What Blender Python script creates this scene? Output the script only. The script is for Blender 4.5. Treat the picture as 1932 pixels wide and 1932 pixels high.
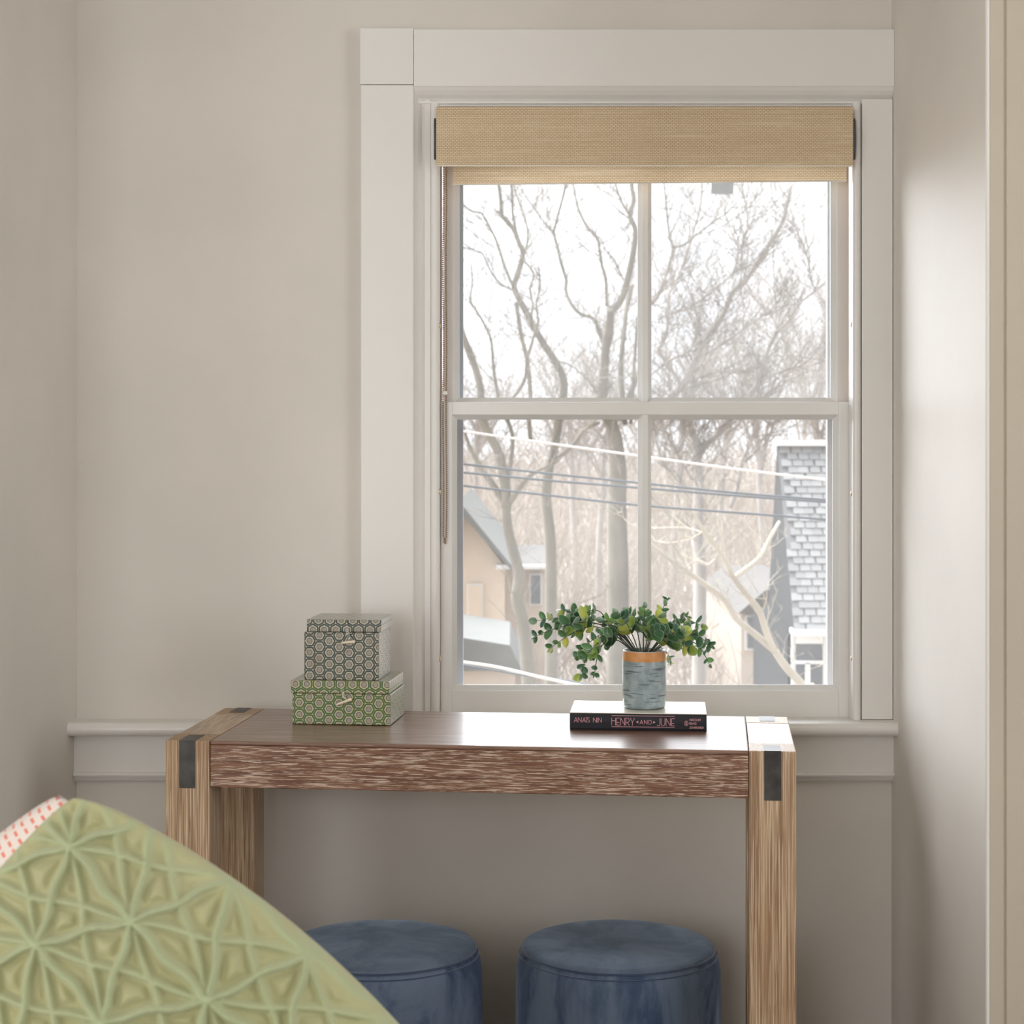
import bpy, bmesh, math, random
import numpy as np
from mathutils import Vector, Matrix, noise as mnoise

# ------------------------------------------------------------------ scene, camera, light
for o in list(bpy.data.objects):
    bpy.data.objects.remove(o)
SC = bpy.context.scene
COL = SC.collection
R = random.Random(7)

F = 3500.0            # focal length in pixels of the 1932 px frame
CX, HY = 966.0, 830.0 # principal column, eye-level row
EYE = 1.295           # eye height above the floor

cam_d = bpy.data.cameras.new('camera')
cam_d.sensor_width = 36.0
cam_d.lens = F / 1932 * 36.0
cam_d.shift_y = -(966 - HY) / 1932
cam_d.clip_end = 500
cam_d.dof.use_dof = True
cam_d.dof.focus_distance = 3.3
cam_d.dof.aperture_fstop = 12.0
cam = bpy.data.objects.new('camera', cam_d)
COL.objects.link(cam)
cam.location = (0, 0, EYE)
cam.rotation_euler = (math.pi / 2, 0, 0)
SC.camera = cam

SC.view_settings.view_transform = 'Standard'
SC.view_settings.look = 'None'
SC.view_settings.exposure = 0.22
SC.view_settings.gamma = 1.0
SC.view_settings.use_curve_mapping = False
SC.cycles.use_denoising = True
SC.cycles.max_bounces = 8
SC.cycles.diffuse_bounces = 5
SC.cycles.transparent_max_bounces = 12
SC.cycles.sample_clamp_indirect = 6.0
SC.cycles.caustics_reflective = False
SC.cycles.caustics_refractive = False

def lin(r, g, b):
    f = lambda c: (c / 255 / 12.92) if c / 255 <= 0.04045 else ((c / 255 + 0.055) / 1.055) ** 2.4
    return (f(r), f(g), f(b), 1.0)

SKY = 1.9
SUN = 12.0
FILL = 46.0

w = bpy.data.worlds.new('sky'); SC.world = w; w.use_nodes = True
nt = w.node_tree; nt.nodes.clear()
wo = nt.nodes.new('ShaderNodeOutputWorld'); bg = nt.nodes.new('ShaderNodeBackground')
tc = nt.nodes.new('ShaderNodeTexCoord'); nz = nt.nodes.new('ShaderNodeTexNoise'); rp = nt.nodes.new('ShaderNodeValToRGB')
nz.inputs['Scale'].default_value = 9.0; nz.inputs['Detail'].default_value = 5.0
rp.color_ramp.elements[0].position = 0.38; rp.color_ramp.elements[0].color = (0.62, 0.66, 0.72, 1)
rp.color_ramp.elements[1].position = 0.60; rp.color_ramp.elements[1].color = (0.70, 0.71, 0.73, 1)
nt.links.new(tc.outputs['Generated'], nz.inputs['Vector']); nt.links.new(nz.outputs['Fac'], rp.inputs['Fac'])
nt.links.new(rp.outputs['Color'], bg.inputs['Color']); bg.inputs['Strength'].default_value = SKY
nt.links.new(bg.outputs['Background'], wo.inputs['Surface'])

sd = bpy.data.lights.new('sun', 'SUN'); sd.energy = SUN; sd.angle = math.radians(95); sd.color = (0.91, 0.955, 1.0)   # sun veiled by thin cloud
sun = bpy.data.objects.new('sun', sd); COL.objects.link(sun)
sun.rotation_euler = Vector((0.50, -0.64, -0.84)).to_track_quat('-Z', 'Y').to_euler()

# fill lamps added to brighten the room: one behind the viewer, one in each far side wall
for wx, wy, rz, wd, en in ((-1.2, -2.33, 0.0, 1.4, FILL * 0.85), (-2.58, 0.1, -math.pi / 2, 1.4, FILL * 0.35), (2.38, 1.1, math.pi / 2, 1.4, FILL * 0.42)):
    ad = bpy.data.lights.new('room_fill', 'AREA'); ad.shape = 'RECTANGLE'
    ad.size, ad.size_y, ad.energy, ad.color = wd, 1.5, en, (0.97, 0.985, 1.0)
    a = bpy.data.objects.new('room_fill', ad); COL.objects.link(a)
    a.location = (wx, wy, 1.5); a.rotation_euler = (math.pi / 2, 0, rz)

# ------------------------------------------------------------------ helpers
def PX(px, D): return (px - CX) / F * D
def PZ(py, D): return EYE - (py - HY) / F * D
def P(px, py, D): return Vector((PX(px, D), D, PZ(py, D)))

def tag(o, label=None, cat=None, group=None, kind=None):
    if label: o['label'] = label
    if cat: o['category'] = cat
    if group: o['group'] = group
    if kind: o['kind'] = kind
    return o

def empty(name, loc=(0, 0, 0), rz=0.0):
    o = bpy.data.objects.new(name, None); COL.objects.link(o)
    o.location = loc; o.rotation_euler = (0, 0, rz); o.empty_display_size = 0.05
    return o

def link(name, me, mat=None, parent=None, smooth=False):
    o = bpy.data.objects.new(name, me); COL.objects.link(o)
    if mat is not None and len(me.materials) == 0: me.materials.append(mat)
    if smooth: me.polygons.foreach_set('use_smooth', [True] * len(me.polygons))
    if parent is not None: o.parent = parent
    return o

def bm_obj(name, bm, mat, parent=None, smooth=False, bevel=0.0, seg=2):
    if bevel > 0:
        bmesh.ops.bevel(bm, geom=list(bm.edges), offset=bevel, segments=seg, affect='EDGES', profile=0.5, clamp_overlap=True)
    bmesh.ops.recalc_face_normals(bm, faces=list(bm.faces))
    me = bpy.data.meshes.new(name); bm.to_mesh(me); bm.free()
    return link(name, me, mat, parent, smooth)

def box(bm, x0, x1, y0, y1, z0, z1):
    vs = [bm.verts.new((x, y, z)) for x in (x0, x1) for y in (y0, y1) for z in (z0, z1)]
    for f in ((0, 1, 3, 2), (4, 6, 7, 5), (0, 4, 5, 1), (2, 3, 7, 6), (0, 2, 6, 4), (1, 5, 7, 3)):
        bm.faces.new([vs[i] for i in f])

def box_obj(name, b, mat, parent=None, bevel=0.0, seg=2):
    bm = bmesh.new(); box(bm, *b)
    return bm_obj(name, bm, mat, parent, bevel > 0, bevel, seg) if False else bm_obj(name, bm, mat, parent, False, bevel, seg)

def prism(bm, prof, axis, a0, a1):
    """closed 2D profile extruded along an axis; prof in (x,y) for 'z', (y,z) for 'x', (x,z) for 'y'"""
    def mk(p, a):
        return {'z': (p[0], p[1], a), 'x': (a, p[0], p[1]), 'y': (p[0], a, p[1])}[axis]
    A = [bm.verts.new(mk(p, a0)) for p in prof]; B = [bm.verts.new(mk(p, a1)) for p in prof]
    n = len(prof)
    for i in range(n): bm.faces.new((A[i], A[(i + 1) % n], B[(i + 1) % n], B[i]))
    bm.faces.new(A); bm.faces.new(list(reversed(B)))

def lathe(bm, prof, seg=48, cx=0, cy=0):
    rings = []
    for r, z in prof:
        rings.append([bm.verts.new((cx + r * math.cos(2 * math.pi * i / seg), cy + r * math.sin(2 * math.pi * i / seg), z)) for i in range(seg)] if r > 1e-6 else [bm.verts.new((cx, cy, z))])
    for a, b in zip(rings, rings[1:]):
        for i in range(seg):
            j = (i + 1) % seg
            if len(a) == 1 and len(b) == 1: continue
            if len(a) == 1: bm.faces.new((a[0], b[j], b[i]))
            elif len(b) == 1: bm.faces.new((a[i], a[j], b[0]))
            else: bm.faces.new((a[i], a[j], b[j], b[i]))

class Tubes:
    """many tubes collected into one mesh"""
    def __init__(s): s.v = []; s.f = []
    def add(s, pts, rad, n=6, cap=True):
        pts = [Vector(p) for p in pts]; m = len(pts)
        if m < 2: return
        base = len(s.v); up = Vector((0.31, 0.22, 0.92)).normalized()
        for i, p in enumerate(pts):
            t = (pts[min(i + 1, m - 1)] - pts[max(i - 1, 0)])
            if t.length < 1e-9: t = Vector((0, 0, 1))
            t.normalize()
            a = t.cross(up)
            if a.length < 1e-3: a = t.cross(Vector((1, 0, 0)))
            a.normalize(); b = t.cross(a)
            r = rad[i] if isinstance(rad, (list, tuple)) else rad
            for k in range(n):
                an = 2 * math.pi * k / n
                s.v.append(p + a * (r * math.cos(an)) + b * (r * math.sin(an)))
        for i in range(m - 1):
            for k in range(n):
                k2 = (k + 1) % n
                s.f.append((base + i * n + k, base + i * n + k2, base + (i + 1) * n + k2, base + (i + 1) * n + k))
        if cap:
            s.f.append(tuple(base + k for k in reversed(range(n))))
            s.f.append(tuple(base + (m - 1) * n + k for k in range(n)))
    def obj(s, name, mat, parent=None, smooth=True):
        me = bpy.data.meshes.new(name); me.from_pydata([tuple(v) for v in s.v], [], s.f); me.update()
        return link(name, me, mat, parent, smooth)

def smooth_line(pts, sub=4):
    """Catmull-Rom through points of any dimension"""
    pts = [Vector(p) for p in pts]; out = []
    for i in range(len(pts) - 1):
        p0 = pts[max(i - 1, 0)]; p1 = pts[i]; p2 = pts[i + 1]; p3 = pts[min(i + 2, len(pts) - 1)]
        for k in range(sub):
            t = k / sub
            out.append(0.5 * ((2 * p1) + (p2 - p0) * t + (2 * p0 - 5 * p1 + 4 * p2 - p3) * t * t + (3 * p1 - p0 - 3 * p2 + p3) * t ** 3))
    out.append(pts[-1]); return out

# ------------------------------------------------------------------ materials
class NT:
    def __init__(s, name):
        s.m = bpy.data.materials.new(name); s.m.use_nodes = True
        s.t = s.m.node_tree; s.t.nodes.clear()
        s.out = s.n('ShaderNodeOutputMaterial')
    def n(s, k, **kw):
        nd = s.t.nodes.new(k)
        for a, b in kw.items(): setattr(nd, a, b)
        return nd
    def l(s, a, b): s.t.links.new(a, b)
    def put(s, sock, v):
        if hasattr(v, 'is_output') or isinstance(v, bpy.types.NodeSocket): s.l(v, sock)
        else: sock.default_value = v
    def math(s, op, a, b=0.0, c=0.0):
        nd = s.n('ShaderNodeMath', operation=op)
        s.put(nd.inputs[0], a); s.put(nd.inputs[1], b); s.put(nd.inputs[2], c)
        return nd.outputs[0]
    def mix(s, f, a, b):
        nd = s.n('ShaderNodeMix', data_type='RGBA')
        s.put(nd.inputs[0], f); s.put(nd.inputs[6], a); s.put(nd.inputs[7], b)
        return nd.outputs[2]
    def coord(s, kind='Object', scale=(1, 1, 1), rot=(0, 0, 0)):
        t = s.n('ShaderNodeTexCoord'); mp = s.n('ShaderNodeMapping')
        mp.inputs['Scale'].default_value = scale; mp.inputs['Rotation'].default_value = rot
        s.l(t.outputs[kind], mp.inputs['Vector']); return mp.outputs['Vector']
    def noise(s, vec, scale=5, detail=3, rough=0.5, dist=0.0):
        nd = s.n('ShaderNodeTexNoise'); s.l(vec, nd.inputs['Vector'])
        nd.inputs['Scale'].default_value = scale; nd.inputs['Detail'].default_value = detail
        nd.inputs['Roughness'].default_value = rough; nd.inputs['Distortion'].default_value = dist
        return nd.outputs['Fac']
    def ramp(s, f, stops):
        nd = s.n('ShaderNodeValToRGB'); s.l(f, nd.inputs[0]); e = nd.color_ramp.elements
        while len(e) < len(stops): e.new(0.5)
        for el, (p, c) in zip(e, stops): el.position = p; el.color = c
        return nd.outputs[0]
    def step(s, f, lo, hi):
        nd = s.n('ShaderNodeMapRange'); nd.interpolation_type = 'SMOOTHSTEP'
        s.put(nd.inputs[0], f); nd.inputs[1].default_value = lo; nd.inputs[2].default_value = hi
        return nd.outputs[0]
    def bsdf(s, color, rough=0.5, bump=None, bump_d=0.001, bump_s=1.0, **kw):
        p = s.n('ShaderNodeBsdfPrincipled'); s.put(p.inputs['Base Color'], color); s.put(p.inputs['Roughness'], rough)
        for k, v in kw.items(): s.put(p.inputs[k.replace('_', ' ')], v)
        if bump is not None:
            b = s.n('ShaderNodeBump'); b.inputs['Distance'].default_value = bump_d; b.inputs['Strength'].default_value = bump_s
            s.l(bump, b.inputs['Height']); s.l(b.outputs[0], p.inputs['Normal'])
        return p.outputs[0]
    def done(s, sh): s.l(sh, s.out.inputs['Surface']); return s.m

def paint(name, rgb, rough=0.55, var=0.04, bump=0.0004, sc=60):
    t = NT(name); v = t.coord(); n1 = t.noise(v, 3.0, 4); n2 = t.noise(v, sc, 3)
    c = lin(*rgb); d = tuple(x * (1 - var) for x in c[:3]) + (1,); u = tuple(min(1, x * (1 + var)) for x in c[:3]) + (1,)
    return t.done(t.bsdf(t.ramp(n1, [(0.3, d), (0.7, u)]), rough, n2, bump, 0.5))

M = {}
M['wall'] = paint('wall_paint', (225, 220, 212), 0.6)
M['tan'] = paint('tan_wall_tone', (192, 182, 165), 0.6)  # darker and yellower than the other walls
M['trim'] = paint('white_trim_paint', (235, 233, 229), 0.34, 0.02, 0.0005, 25)
M['sash'] = paint('white_sash_paint', (238, 237, 234), 0.3, 0.02, 0.0003, 40)
M['ceil'] = paint('ceiling_paint', (238, 234, 226), 0.7)
M['crack'] = paint('dark_gap', (70, 60, 48), 0.8)
M['track'] = paint('bare_wood_track', (176, 122, 78), 0.6, 0.15)
M['alu'] = paint('storm_frame_metal', (150, 160, 168), 0.4, 0.05)
M['brass'] = (lambda t: t.done(t.bsdf(lin(214, 190, 150), 0.35, Metallic=0.8)))(NT('brass'))
M['chain'] = (lambda t: t.done(t.bsdf(lin(176, 150, 122), 0.35, Metallic=0.4)))(NT('chain_metal'))
M['darkplastic'] = (lambda t: t.done(t.bsdf(lin(72, 74, 82), 0.5)))(NT('dark_plastic'))
def mat_sticker():
    t = NT('grey_sticker'); c = t.ramp(t.noise(t.coord(), 900, 2), [(0.3, lin(150, 152, 150)), (0.75, lin(182, 184, 182))])
    tl = t.n('ShaderNodeBsdfTranslucent'); t.l(c, tl.inputs['Color'])
    m = t.n('ShaderNodeMixShader'); m.inputs[0].default_value = 0.65; t.l(t.bsdf(c, 0.5), m.inputs[1]); t.l(tl.outputs[0], m.inputs[2])
    return t.done(m.outputs[0])
M['sticker'] = mat_sticker()
def mat_tape():
    t = NT('clear_tape'); tl = t.n('ShaderNodeBsdfTransparent'); tl.inputs['Color'].default_value = (0.86, 0.87, 0.88, 1)
    m = t.n('ShaderNodeMixShader'); m.inputs[0].default_value = 0.8; t.l(t.bsdf(lin(230, 232, 232), 0.5), m.inputs[1]); t.l(tl.outputs[0], m.inputs[2])
    return t.done(m.outputs[0])
M['stickeredge'] = mat_tape()

def mat_glass():
    t = NT('window_glass')
    tr = t.n('ShaderNodeBsdfTransparent'); gl = t.n('ShaderNodeBsdfGlossy'); gl.inputs['Roughness'].default_value = 0.02
    fr = t.n('ShaderNodeFresnel'); fr.inputs['IOR'].default_value = 1.3
    m1 = t.n('ShaderNodeMixShader'); t.l(fr.outputs[0], m1.inputs[0]); t.l(tr.outputs[0], m1.inputs[1]); t.l(gl.outputs[0], m1.inputs[2])
    veil = t.n('ShaderNodeBsdfTranslucent'); veil.inputs['Color'].default_value = (0.95, 0.95, 0.95, 1)   # white veil standing in for glare over the view
    m2 = t.n('ShaderNodeMixShader')
    n = t.noise(t.coord(), 4, 3)
    t.l(t.math('MULTIPLY_ADD', n, 0.02, 0.032), m2.inputs[0])
    t.l(m1.outputs[0], m2.inputs[1]); t.l(veil.outputs[0], m2.inputs[2])
    return t.done(m2.outputs[0])
M['glass'] = mat_glass()

def mat_blind():
    t = NT('woven_blind_fabric')
    br = t.n('ShaderNodeTexBrick'); t.l(t.coord('Object', (1, 1, 1), (math.pi / 2, 0, 0)), br.inputs['Vector'])
    br.inputs['Scale'].default_value = 1.0; br.inputs['Brick Width'].default_value = 0.0075; br.inputs['Row Height'].default_value = 0.0034
    br.inputs['Mortar Size'].default_value = 0.0007; br.inputs['Mortar Smooth'].default_value = 0.8
    br.inputs['Color1'].default_value = lin(238, 218, 186); br.inputs['Color2'].default_value = lin(246, 228, 198); br.inputs['Mortar'].default_value = lin(196, 164, 122)
    sl = t.noise(t.coord('Object', (6, 6, 160)), 1.0, 3)
    c = t.mix(t.math('MULTIPLY', t.step(sl, 0.5, 0.75), 0.5), br.outputs['Color'], lin(250, 236, 208))
    p = t.bsdf(c, 0.8, br.outputs['Fac'], -0.0006, 0.6)
    tl = t.n('ShaderNodeBsdfTranslucent'); t.l(c, tl.inputs['Color'])
    m = t.n('ShaderNodeMixShader'); m.inputs[0].default_value = 0.18; t.l(p, m.inputs[1]); t.l(tl.outputs[0], m.inputs[2])
    return t.done(m.outputs[0])
M['blind'] = mat_blind()

def mat_wood(name, axis, base, dark, line, fine, lo, hi, coat, length=9.0, patch=0.5):
    """brushed, limed wood: short pale strokes of filler along the grain"""
    t = NT(name)
    sc = [fine] * 3; sc[axis] = length
    v = t.coord('Object', tuple(sc))
    n = t.noise(v, 1.0, 2.5, 0.55, 0.25)
    sc2 = [fine * 0.25] * 3; sc2[axis] = length * 0.35
    big = t.noise(t.coord('Object', tuple(sc2)), 1.0, 3)
    blot = t.noise(t.coord(), 7.0, 3)
    c = t.mix(t.step(big, 0.35, 0.68), lin(*dark), lin(*base))
    lm = t.math('MULTIPLY', t.step(n, lo, hi), t.step(blot, patch - 0.22, patch + 0.12))
    c = t.mix(lm, c, lin(*line))
    dk = t.step(t.noise(v, 1.7, 2, 0.5), 0.62, 0.72)
    c = t.mix(t.math('MULTIPLY', dk, 0.55), c, lin(*[x * 0.5 for x in dark]))
    return t.done(t.bsdf(c, 0.42, n, 0.0008, 0.5, Coat_Weight=coat, Coat_Roughness=0.22))
M['wood_top'] = mat_wood('tabletop_wood', 0, (142, 108, 88), (118, 84, 66), (176, 150, 132), 420, 0.54, 0.66, 0.7, 10.0)
M['wood_apron'] = mat_wood('apron_wood', 0, (138, 98, 74), (108, 70, 50), (208, 186, 166), 800, 0.53, 0.60, 0.0, 30.0, 0.36)
M['wood_leg'] = mat_wood('leg_wood', 2, (182, 150, 116), (142, 110, 80), (214, 192, 162), 950, 0.5, 0.60, 0.0, 7.0, 0.45)
M['wood_cap'] = mat_wood('side_rail_wood', 1, (186, 154, 118), (146, 112, 82), (208, 186, 156), 180, 0.5, 0.65, 0.6, 12.0)
M['iron'] = (lambda t: t.done(t.bsdf(t.ramp(t.noise(t.coord(), 40, 4), [(0.3, lin(58, 56, 54)), (0.7, lin(84, 82, 80))]), 0.42, Metallic=0.6)))(NT('blackened_iron'))

def mat_hex(name, darkc, ground, ring, star, period):
    """brocade of hexagons: paired bars on every edge, a ringed blossom in every cell (UVs are in metres)"""
    t = NT(name)
    uv = t.n('ShaderNodeTexCoord'); sp = t.n('ShaderNodeSeparateXYZ'); t.l(uv.outputs['UV'], sp.inputs[0])
    # flat-topped cells: neighbours straight above each other
    x = t.math('DIVIDE', sp.outputs[1], period); y = t.math('DIVIDE', sp.outputs[0], period)
    S3 = math.sqrt(3)
    def wrap(a, r): return t.math('SUBTRACT', t.math('FLOORED_MODULO', a, r), r / 2)
    ax, ay = wrap(x, 1.0), wrap(y, S3)
    bx, by = wrap(t.math('ADD', x, 0.5), 1.0), wrap(t.math('ADD', y, S3 / 2), S3)
    l2 = lambda a, b: t.math('ADD', t.math('MULTIPLY', a, a), t.math('MULTIPLY', b, b))
    la, lb = l2(ax, ay), l2(bx, by)
    sel = t.math('LESS_THAN', la, lb)
    pick = lambda p, q: t.math('ADD', t.math('MULTIPLY', sel, p), t.math('MULTIPLY', t.math('SUBTRACT', 1.0, sel), q))
    gx, gy = t.math('ABSOLUTE', pick(ax, bx)), t.math('ABSOLUTE', pick(ay, by))
    r = t.math('SQRT', t.math('MINIMUM', la, lb))
    d = t.math('MAXIMUM', gx, t.math('ADD', t.math('MULTIPLY', gx, 0.5), t.math('MULTIPLY', gy, S3 / 2)))
    rr = r
    band = lambda v, a, b: t.math('MULTIPLY', t.math('GREATER_THAN', v, a), t.math('LESS_THAN', v, b))
    c = t.mix(band(rr, 0.18, 0.245), lin(*ground), lin(*ring))
    c = t.mix(band(rr, 0.0, 0.035), c, lin(*ring))
    c = t.mix(band(rr, 0.085, 0.12), c, lin(*[min(255, q * 1.25) for q in ring]))
    c = t.mix(band(d, 0.315, 0.352), c, lin(*star))
    c = t.mix(band(d, 0.352, 0.470), c, lin(*darkc))
    c = t.mix(t.math('GREATER_THAN', d, 0.470), c, lin(*[(q + s) / 2 for q, s in zip(star, darkc)]))
    c = t.mix(t.math('GREATER_THAN', r, 0.532), c, lin(*star))
    th = t.noise(t.coord('UV', (1, 1, 1)), 2600, 1)
    stain = t.step(t.noise(t.coord('Object'), 30, 2), 0.62, 0.75)
    c = t.mix(t.math('MULTIPLY', stain, 0.25), c, lin(92, 60, 30))
    return t.done(t.bsdf(c, 0.42, th, 0.0003, 0.5, Sheen_Weight=0.08, Sheen_Roughness=0.4, Coat_Weight=1.0, Coat_Roughness=0.3, Specular_IOR_Level=0.3))
M['hex_dark'] = mat_hex('dark_green_brocade', (14, 32, 24), (176, 168, 148), (70, 66, 66), (206, 202, 176), 0.0206)
M['hex_green'] = mat_hex('bright_green_brocade', (44, 86, 24), (186, 178, 150), (66, 62, 70), (208, 200, 140), 0.0206)
M['bone'] = (lambda t: t.done(t.bsdf(lin(236, 222, 196), 0.35)))(NT('bone'))

def mat_velvet(name, lo, hi, span):
    """velvet with the nap brushed both ways; span narrows or widens the difference between the two"""
    t = NT(name)
    v = t.coord('Object', (9, 9, 4.0)); n = t.noise(v, 1.0, 6, 0.65, 0.5); n2 = t.noise(t.coord('Object', (60, 60, 16)), 1.0, 4)
    k = t.math('ADD', t.math('MULTIPLY', t.step(n, 0.5 - span, 0.5 + span), 0.75), t.math('MULTIPLY', n2, 0.25))
    c = t.mix(k, lin(*lo), lin(*hi))
    return t.done(t.bsdf(c, 0.75, n2, 0.0006, 0.4, Sheen_Weight=t.math('MULTIPLY_ADD', k, 0.6, 0.4), Sheen_Roughness=0.42, Sheen_Tint=lin(170, 188, 212)))
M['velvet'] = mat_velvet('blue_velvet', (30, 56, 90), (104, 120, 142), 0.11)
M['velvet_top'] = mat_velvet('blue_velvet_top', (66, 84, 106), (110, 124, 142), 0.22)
M['piping'] = (lambda t: t.done(t.bsdf(lin(44, 66, 98), 0.7, Sheen_Weight=0.6)))(NT('velvet_piping'))

def mat_pot():
    t = NT('glazed_stoneware')
    a = t.noise(t.coord('Object', (24, 24, 240)), 1.0, 4); b = t.noise(t.coord(), 55, 5); sp = t.noise(t.coord(), 420, 2)
    c = t.mix(t.step(b, 0.35, 0.7), lin(134, 150, 156), lin(162, 176, 180))
    c = t.mix(t.math('MULTIPLY', t.step(a, 0.565, 0.65), 0.8), c, lin(74, 78, 84))
    c = t.mix(t.math('MULTIPLY', t.step(sp, 0.6, 0.75), 0.45), c, lin(96, 100, 92))
    return t.done(t.bsdf(c, 0.3, b, 0.0008, 0.3, Coat_Weight=0.4, Coat_Roughness=0.15))
M['pot'] = mat_pot()
M['band'] = (lambda t: t.done(t.bsdf(t.ramp(t.noise(t.coord(), 60, 3), [(0.3, lin(196, 132, 72)), (0.7, lin(218, 158, 98))]), 0.4)))(NT('raw_clay_band'))
M['potrim'] = (lambda t: t.done(t.bsdf(lin(206, 208, 204), 0.25)))(NT('pot_inner_glaze'))
M['soil'] = (lambda t: t.done(t.bsdf(lin(46, 42, 40), 0.9, t.noise(t.coord(), 300, 3), 0.003)))(NT('dark_filler'))

def mat_leaf():
    t = NT('waxy_leaf')
    oi = t.n('ShaderNodeObjectInfo')
    c = t.ramp(oi.outputs['Random'], [(0.0, lin(58, 94, 65)), (0.35, lin(94, 137, 87)), (0.6, lin(74, 112, 94)), (0.78, lin(125, 166, 85)), (0.92, lin(188, 202, 94)), (1.0, lin(213, 206, 108))])
    ge = t.n('ShaderNodeNewGeometry')
    c2 = t.mix(ge.outputs['Backfacing'], c, t.mix(0.35, c, lin(180, 196, 184)))
    uv = t.n('ShaderNodeTexCoord'); sp = t.n('ShaderNodeSeparateXYZ'); t.l(uv.outputs['UV'], sp.inputs[0])
    c3 = t.mix(t.math('MULTIPLY', t.step(sp.outputs[0], 0.8, 0.95), 0.6), c2, lin(196, 208, 190))
    p = t.bsdf(c3, 0.34, Coat_Weight=0.2)
    tl = t.n('ShaderNodeBsdfTranslucent'); t.l(c3, tl.inputs['Color'])
    m = t.n('ShaderNodeMixShader'); m.inputs[0].default_value = 0.25; t.l(p, m.inputs[1]); t.l(tl.outputs[0], m.inputs[2])
    return t.done(m.outputs[0])
M['leaf'] = mat_leaf()
M['stem'] = (lambda t: t.done(t.bsdf(lin(78, 84, 72), 0.6)))(NT('plant_stem'))

M['spine'] = (lambda t: t.done(t.bsdf(t.ramp(t.noise(t.coord(), 35, 3), [(0.3, lin(12, 12, 22)), (0.7, lin(22, 21, 32))]), 0.55)))(NT('black_spine'))
M['cover'] = (lambda t: t.done(t.bsdf(t.ramp(t.noise(t.coord(), 20, 3), [(0.3, lin(226, 218, 200)), (0.7, lin(240, 234, 220))]), 0.3, Coat_Weight=0.5, Coat_Roughness=0.12)))(NT('cream_cover'))
M['paper'] = (lambda t: t.done(t.bsdf(t.ramp(t.noise(t.coord('Object', (2, 2, 1500)), 1.0, 2), [(0.3, lin(206, 196, 176)), (0.7, lin(238, 230, 212))]), 0.8)))(NT('page_edges'))
M['ink'] = (lambda t: t.done(t.bsdf(lin(224, 164, 172), 0.5)))(NT('pink_foil'))

def mat_cushion():
    t = NT('sage_cotton')
    n = t.noise(t.coord('Object'), 6, 3); fb = t.noise(t.coord('Object'), 900, 2)
    c = t.mix(n, lin(162, 160, 114), lin(180, 177, 138))
    at = t.n('ShaderNodeAttribute', attribute_name='ridge')
    c = t.mix(t.math('MULTIPLY', at.outputs['Fac'], 0.75), c, lin(164, 178, 140))
    return t.done(t.bsdf(c, 0.85, fb, 0.0006, 0.3, Sheen_Weight=0.3, Sheen_Roughness=0.5))
M['sage'] = mat_cushion()

def mat_coral():
    t = NT('coral_dash_cotton')
    uv = t.n('ShaderNodeTexCoord'); sp = t.n('ShaderNodeSeparateXYZ'); t.l(uv.outputs['UV'], sp.inputs[0])
    wob = t.noise(t.coord('UV'), 40, 2)
    u = t.math('DIVIDE', sp.outputs[0], 0.0088); v = t.math('DIVIDE', t.math('ADD', sp.outputs[1], t.math('MULTIPLY', wob, 0.003)), 0.0095)
    row = t.math('FLOOR', v)
    u = t.math('ADD', u, t.math('MULTIPLY', t.math('FLOORED_MODULO', row, 2.0), 0.5))
    fu, fv = t.math('FRACT', u), t.math('FRACT', v)
    a = t.math('MULTIPLY', t.step(fu, 0.12, 0.2), t.math('SUBTRACT', 1.0, t.step(fu, 0.76, 0.84)))
    b = t.math('MULTIPLY', t.step(fv, 0.28, 0.36), t.math('SUBTRACT', 1.0, t.step(fv, 0.60, 0.68)))
    c = t.mix(t.math('MULTIPLY', a, b), lin(236, 224, 216), t.mix(t.noise(t.coord('UV'), 12, 2), lin(226, 96, 76), lin(236, 160, 140)))
    return t.done(t.bsdf(c, 0.85, t.noise(t.coord('UV'), 700, 2), 0.0008, 0.4, Sheen_Weight=0.3))
M['coral'] = mat_coral()
M['linen'] = paint('bed_linen', (226, 220, 210), 0.9, 0.03, 0.001, 90)
M['bedbase'] = paint('bed_frame_wood', (150, 120, 92), 0.6, 0.1)
def mat_floor():
    t = NT('floor_boards'); v = t.coord('Object', (1.0, 12, 12)); n = t.noise(v, 2.5, 4)
    return t.done(t.bsdf(t.ramp(n, [(0.3, lin(92, 72, 56)), (0.7, lin(118, 94, 74))]), 0.4))
M['floor'] = mat_floor()

def mat_bark(name, a, b):
    t = NT(name); n = t.noise(t.coord('Object', (3, 3, 1.0)), 1.5, 5)
    return t.done(t.bsdf(t.ramp(n, [(0.3, lin(*a)), (0.7, lin(*b))]), 0.9))
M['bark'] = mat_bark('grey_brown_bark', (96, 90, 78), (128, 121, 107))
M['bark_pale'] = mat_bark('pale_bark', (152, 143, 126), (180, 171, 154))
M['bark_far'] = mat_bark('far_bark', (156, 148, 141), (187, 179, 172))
M['twig'] = mat_bark('twig_bark', (124, 116, 106), (154, 146, 136))
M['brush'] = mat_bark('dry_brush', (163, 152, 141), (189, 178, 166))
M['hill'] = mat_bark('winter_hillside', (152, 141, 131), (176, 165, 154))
M['siding'] = paint('peach_siding', (206, 188, 168), 0.8)
M['roofgrey'] = paint('grey_roof', (102, 102, 97), 0.8, 0.08)
M['brownroof'] = paint('brown_roof', (84, 78, 72), 0.8, 0.1)
M['housewhite'] = paint('white_house_trim', (224, 223, 220), 0.6)
M['beigewall'] = paint('beige_house_wall', (190, 176, 160), 0.8)
M['darkpane'] = (lambda t: t.done(t.bsdf(lin(86, 88, 90), 0.15)))(NT('dark_pane'))
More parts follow.
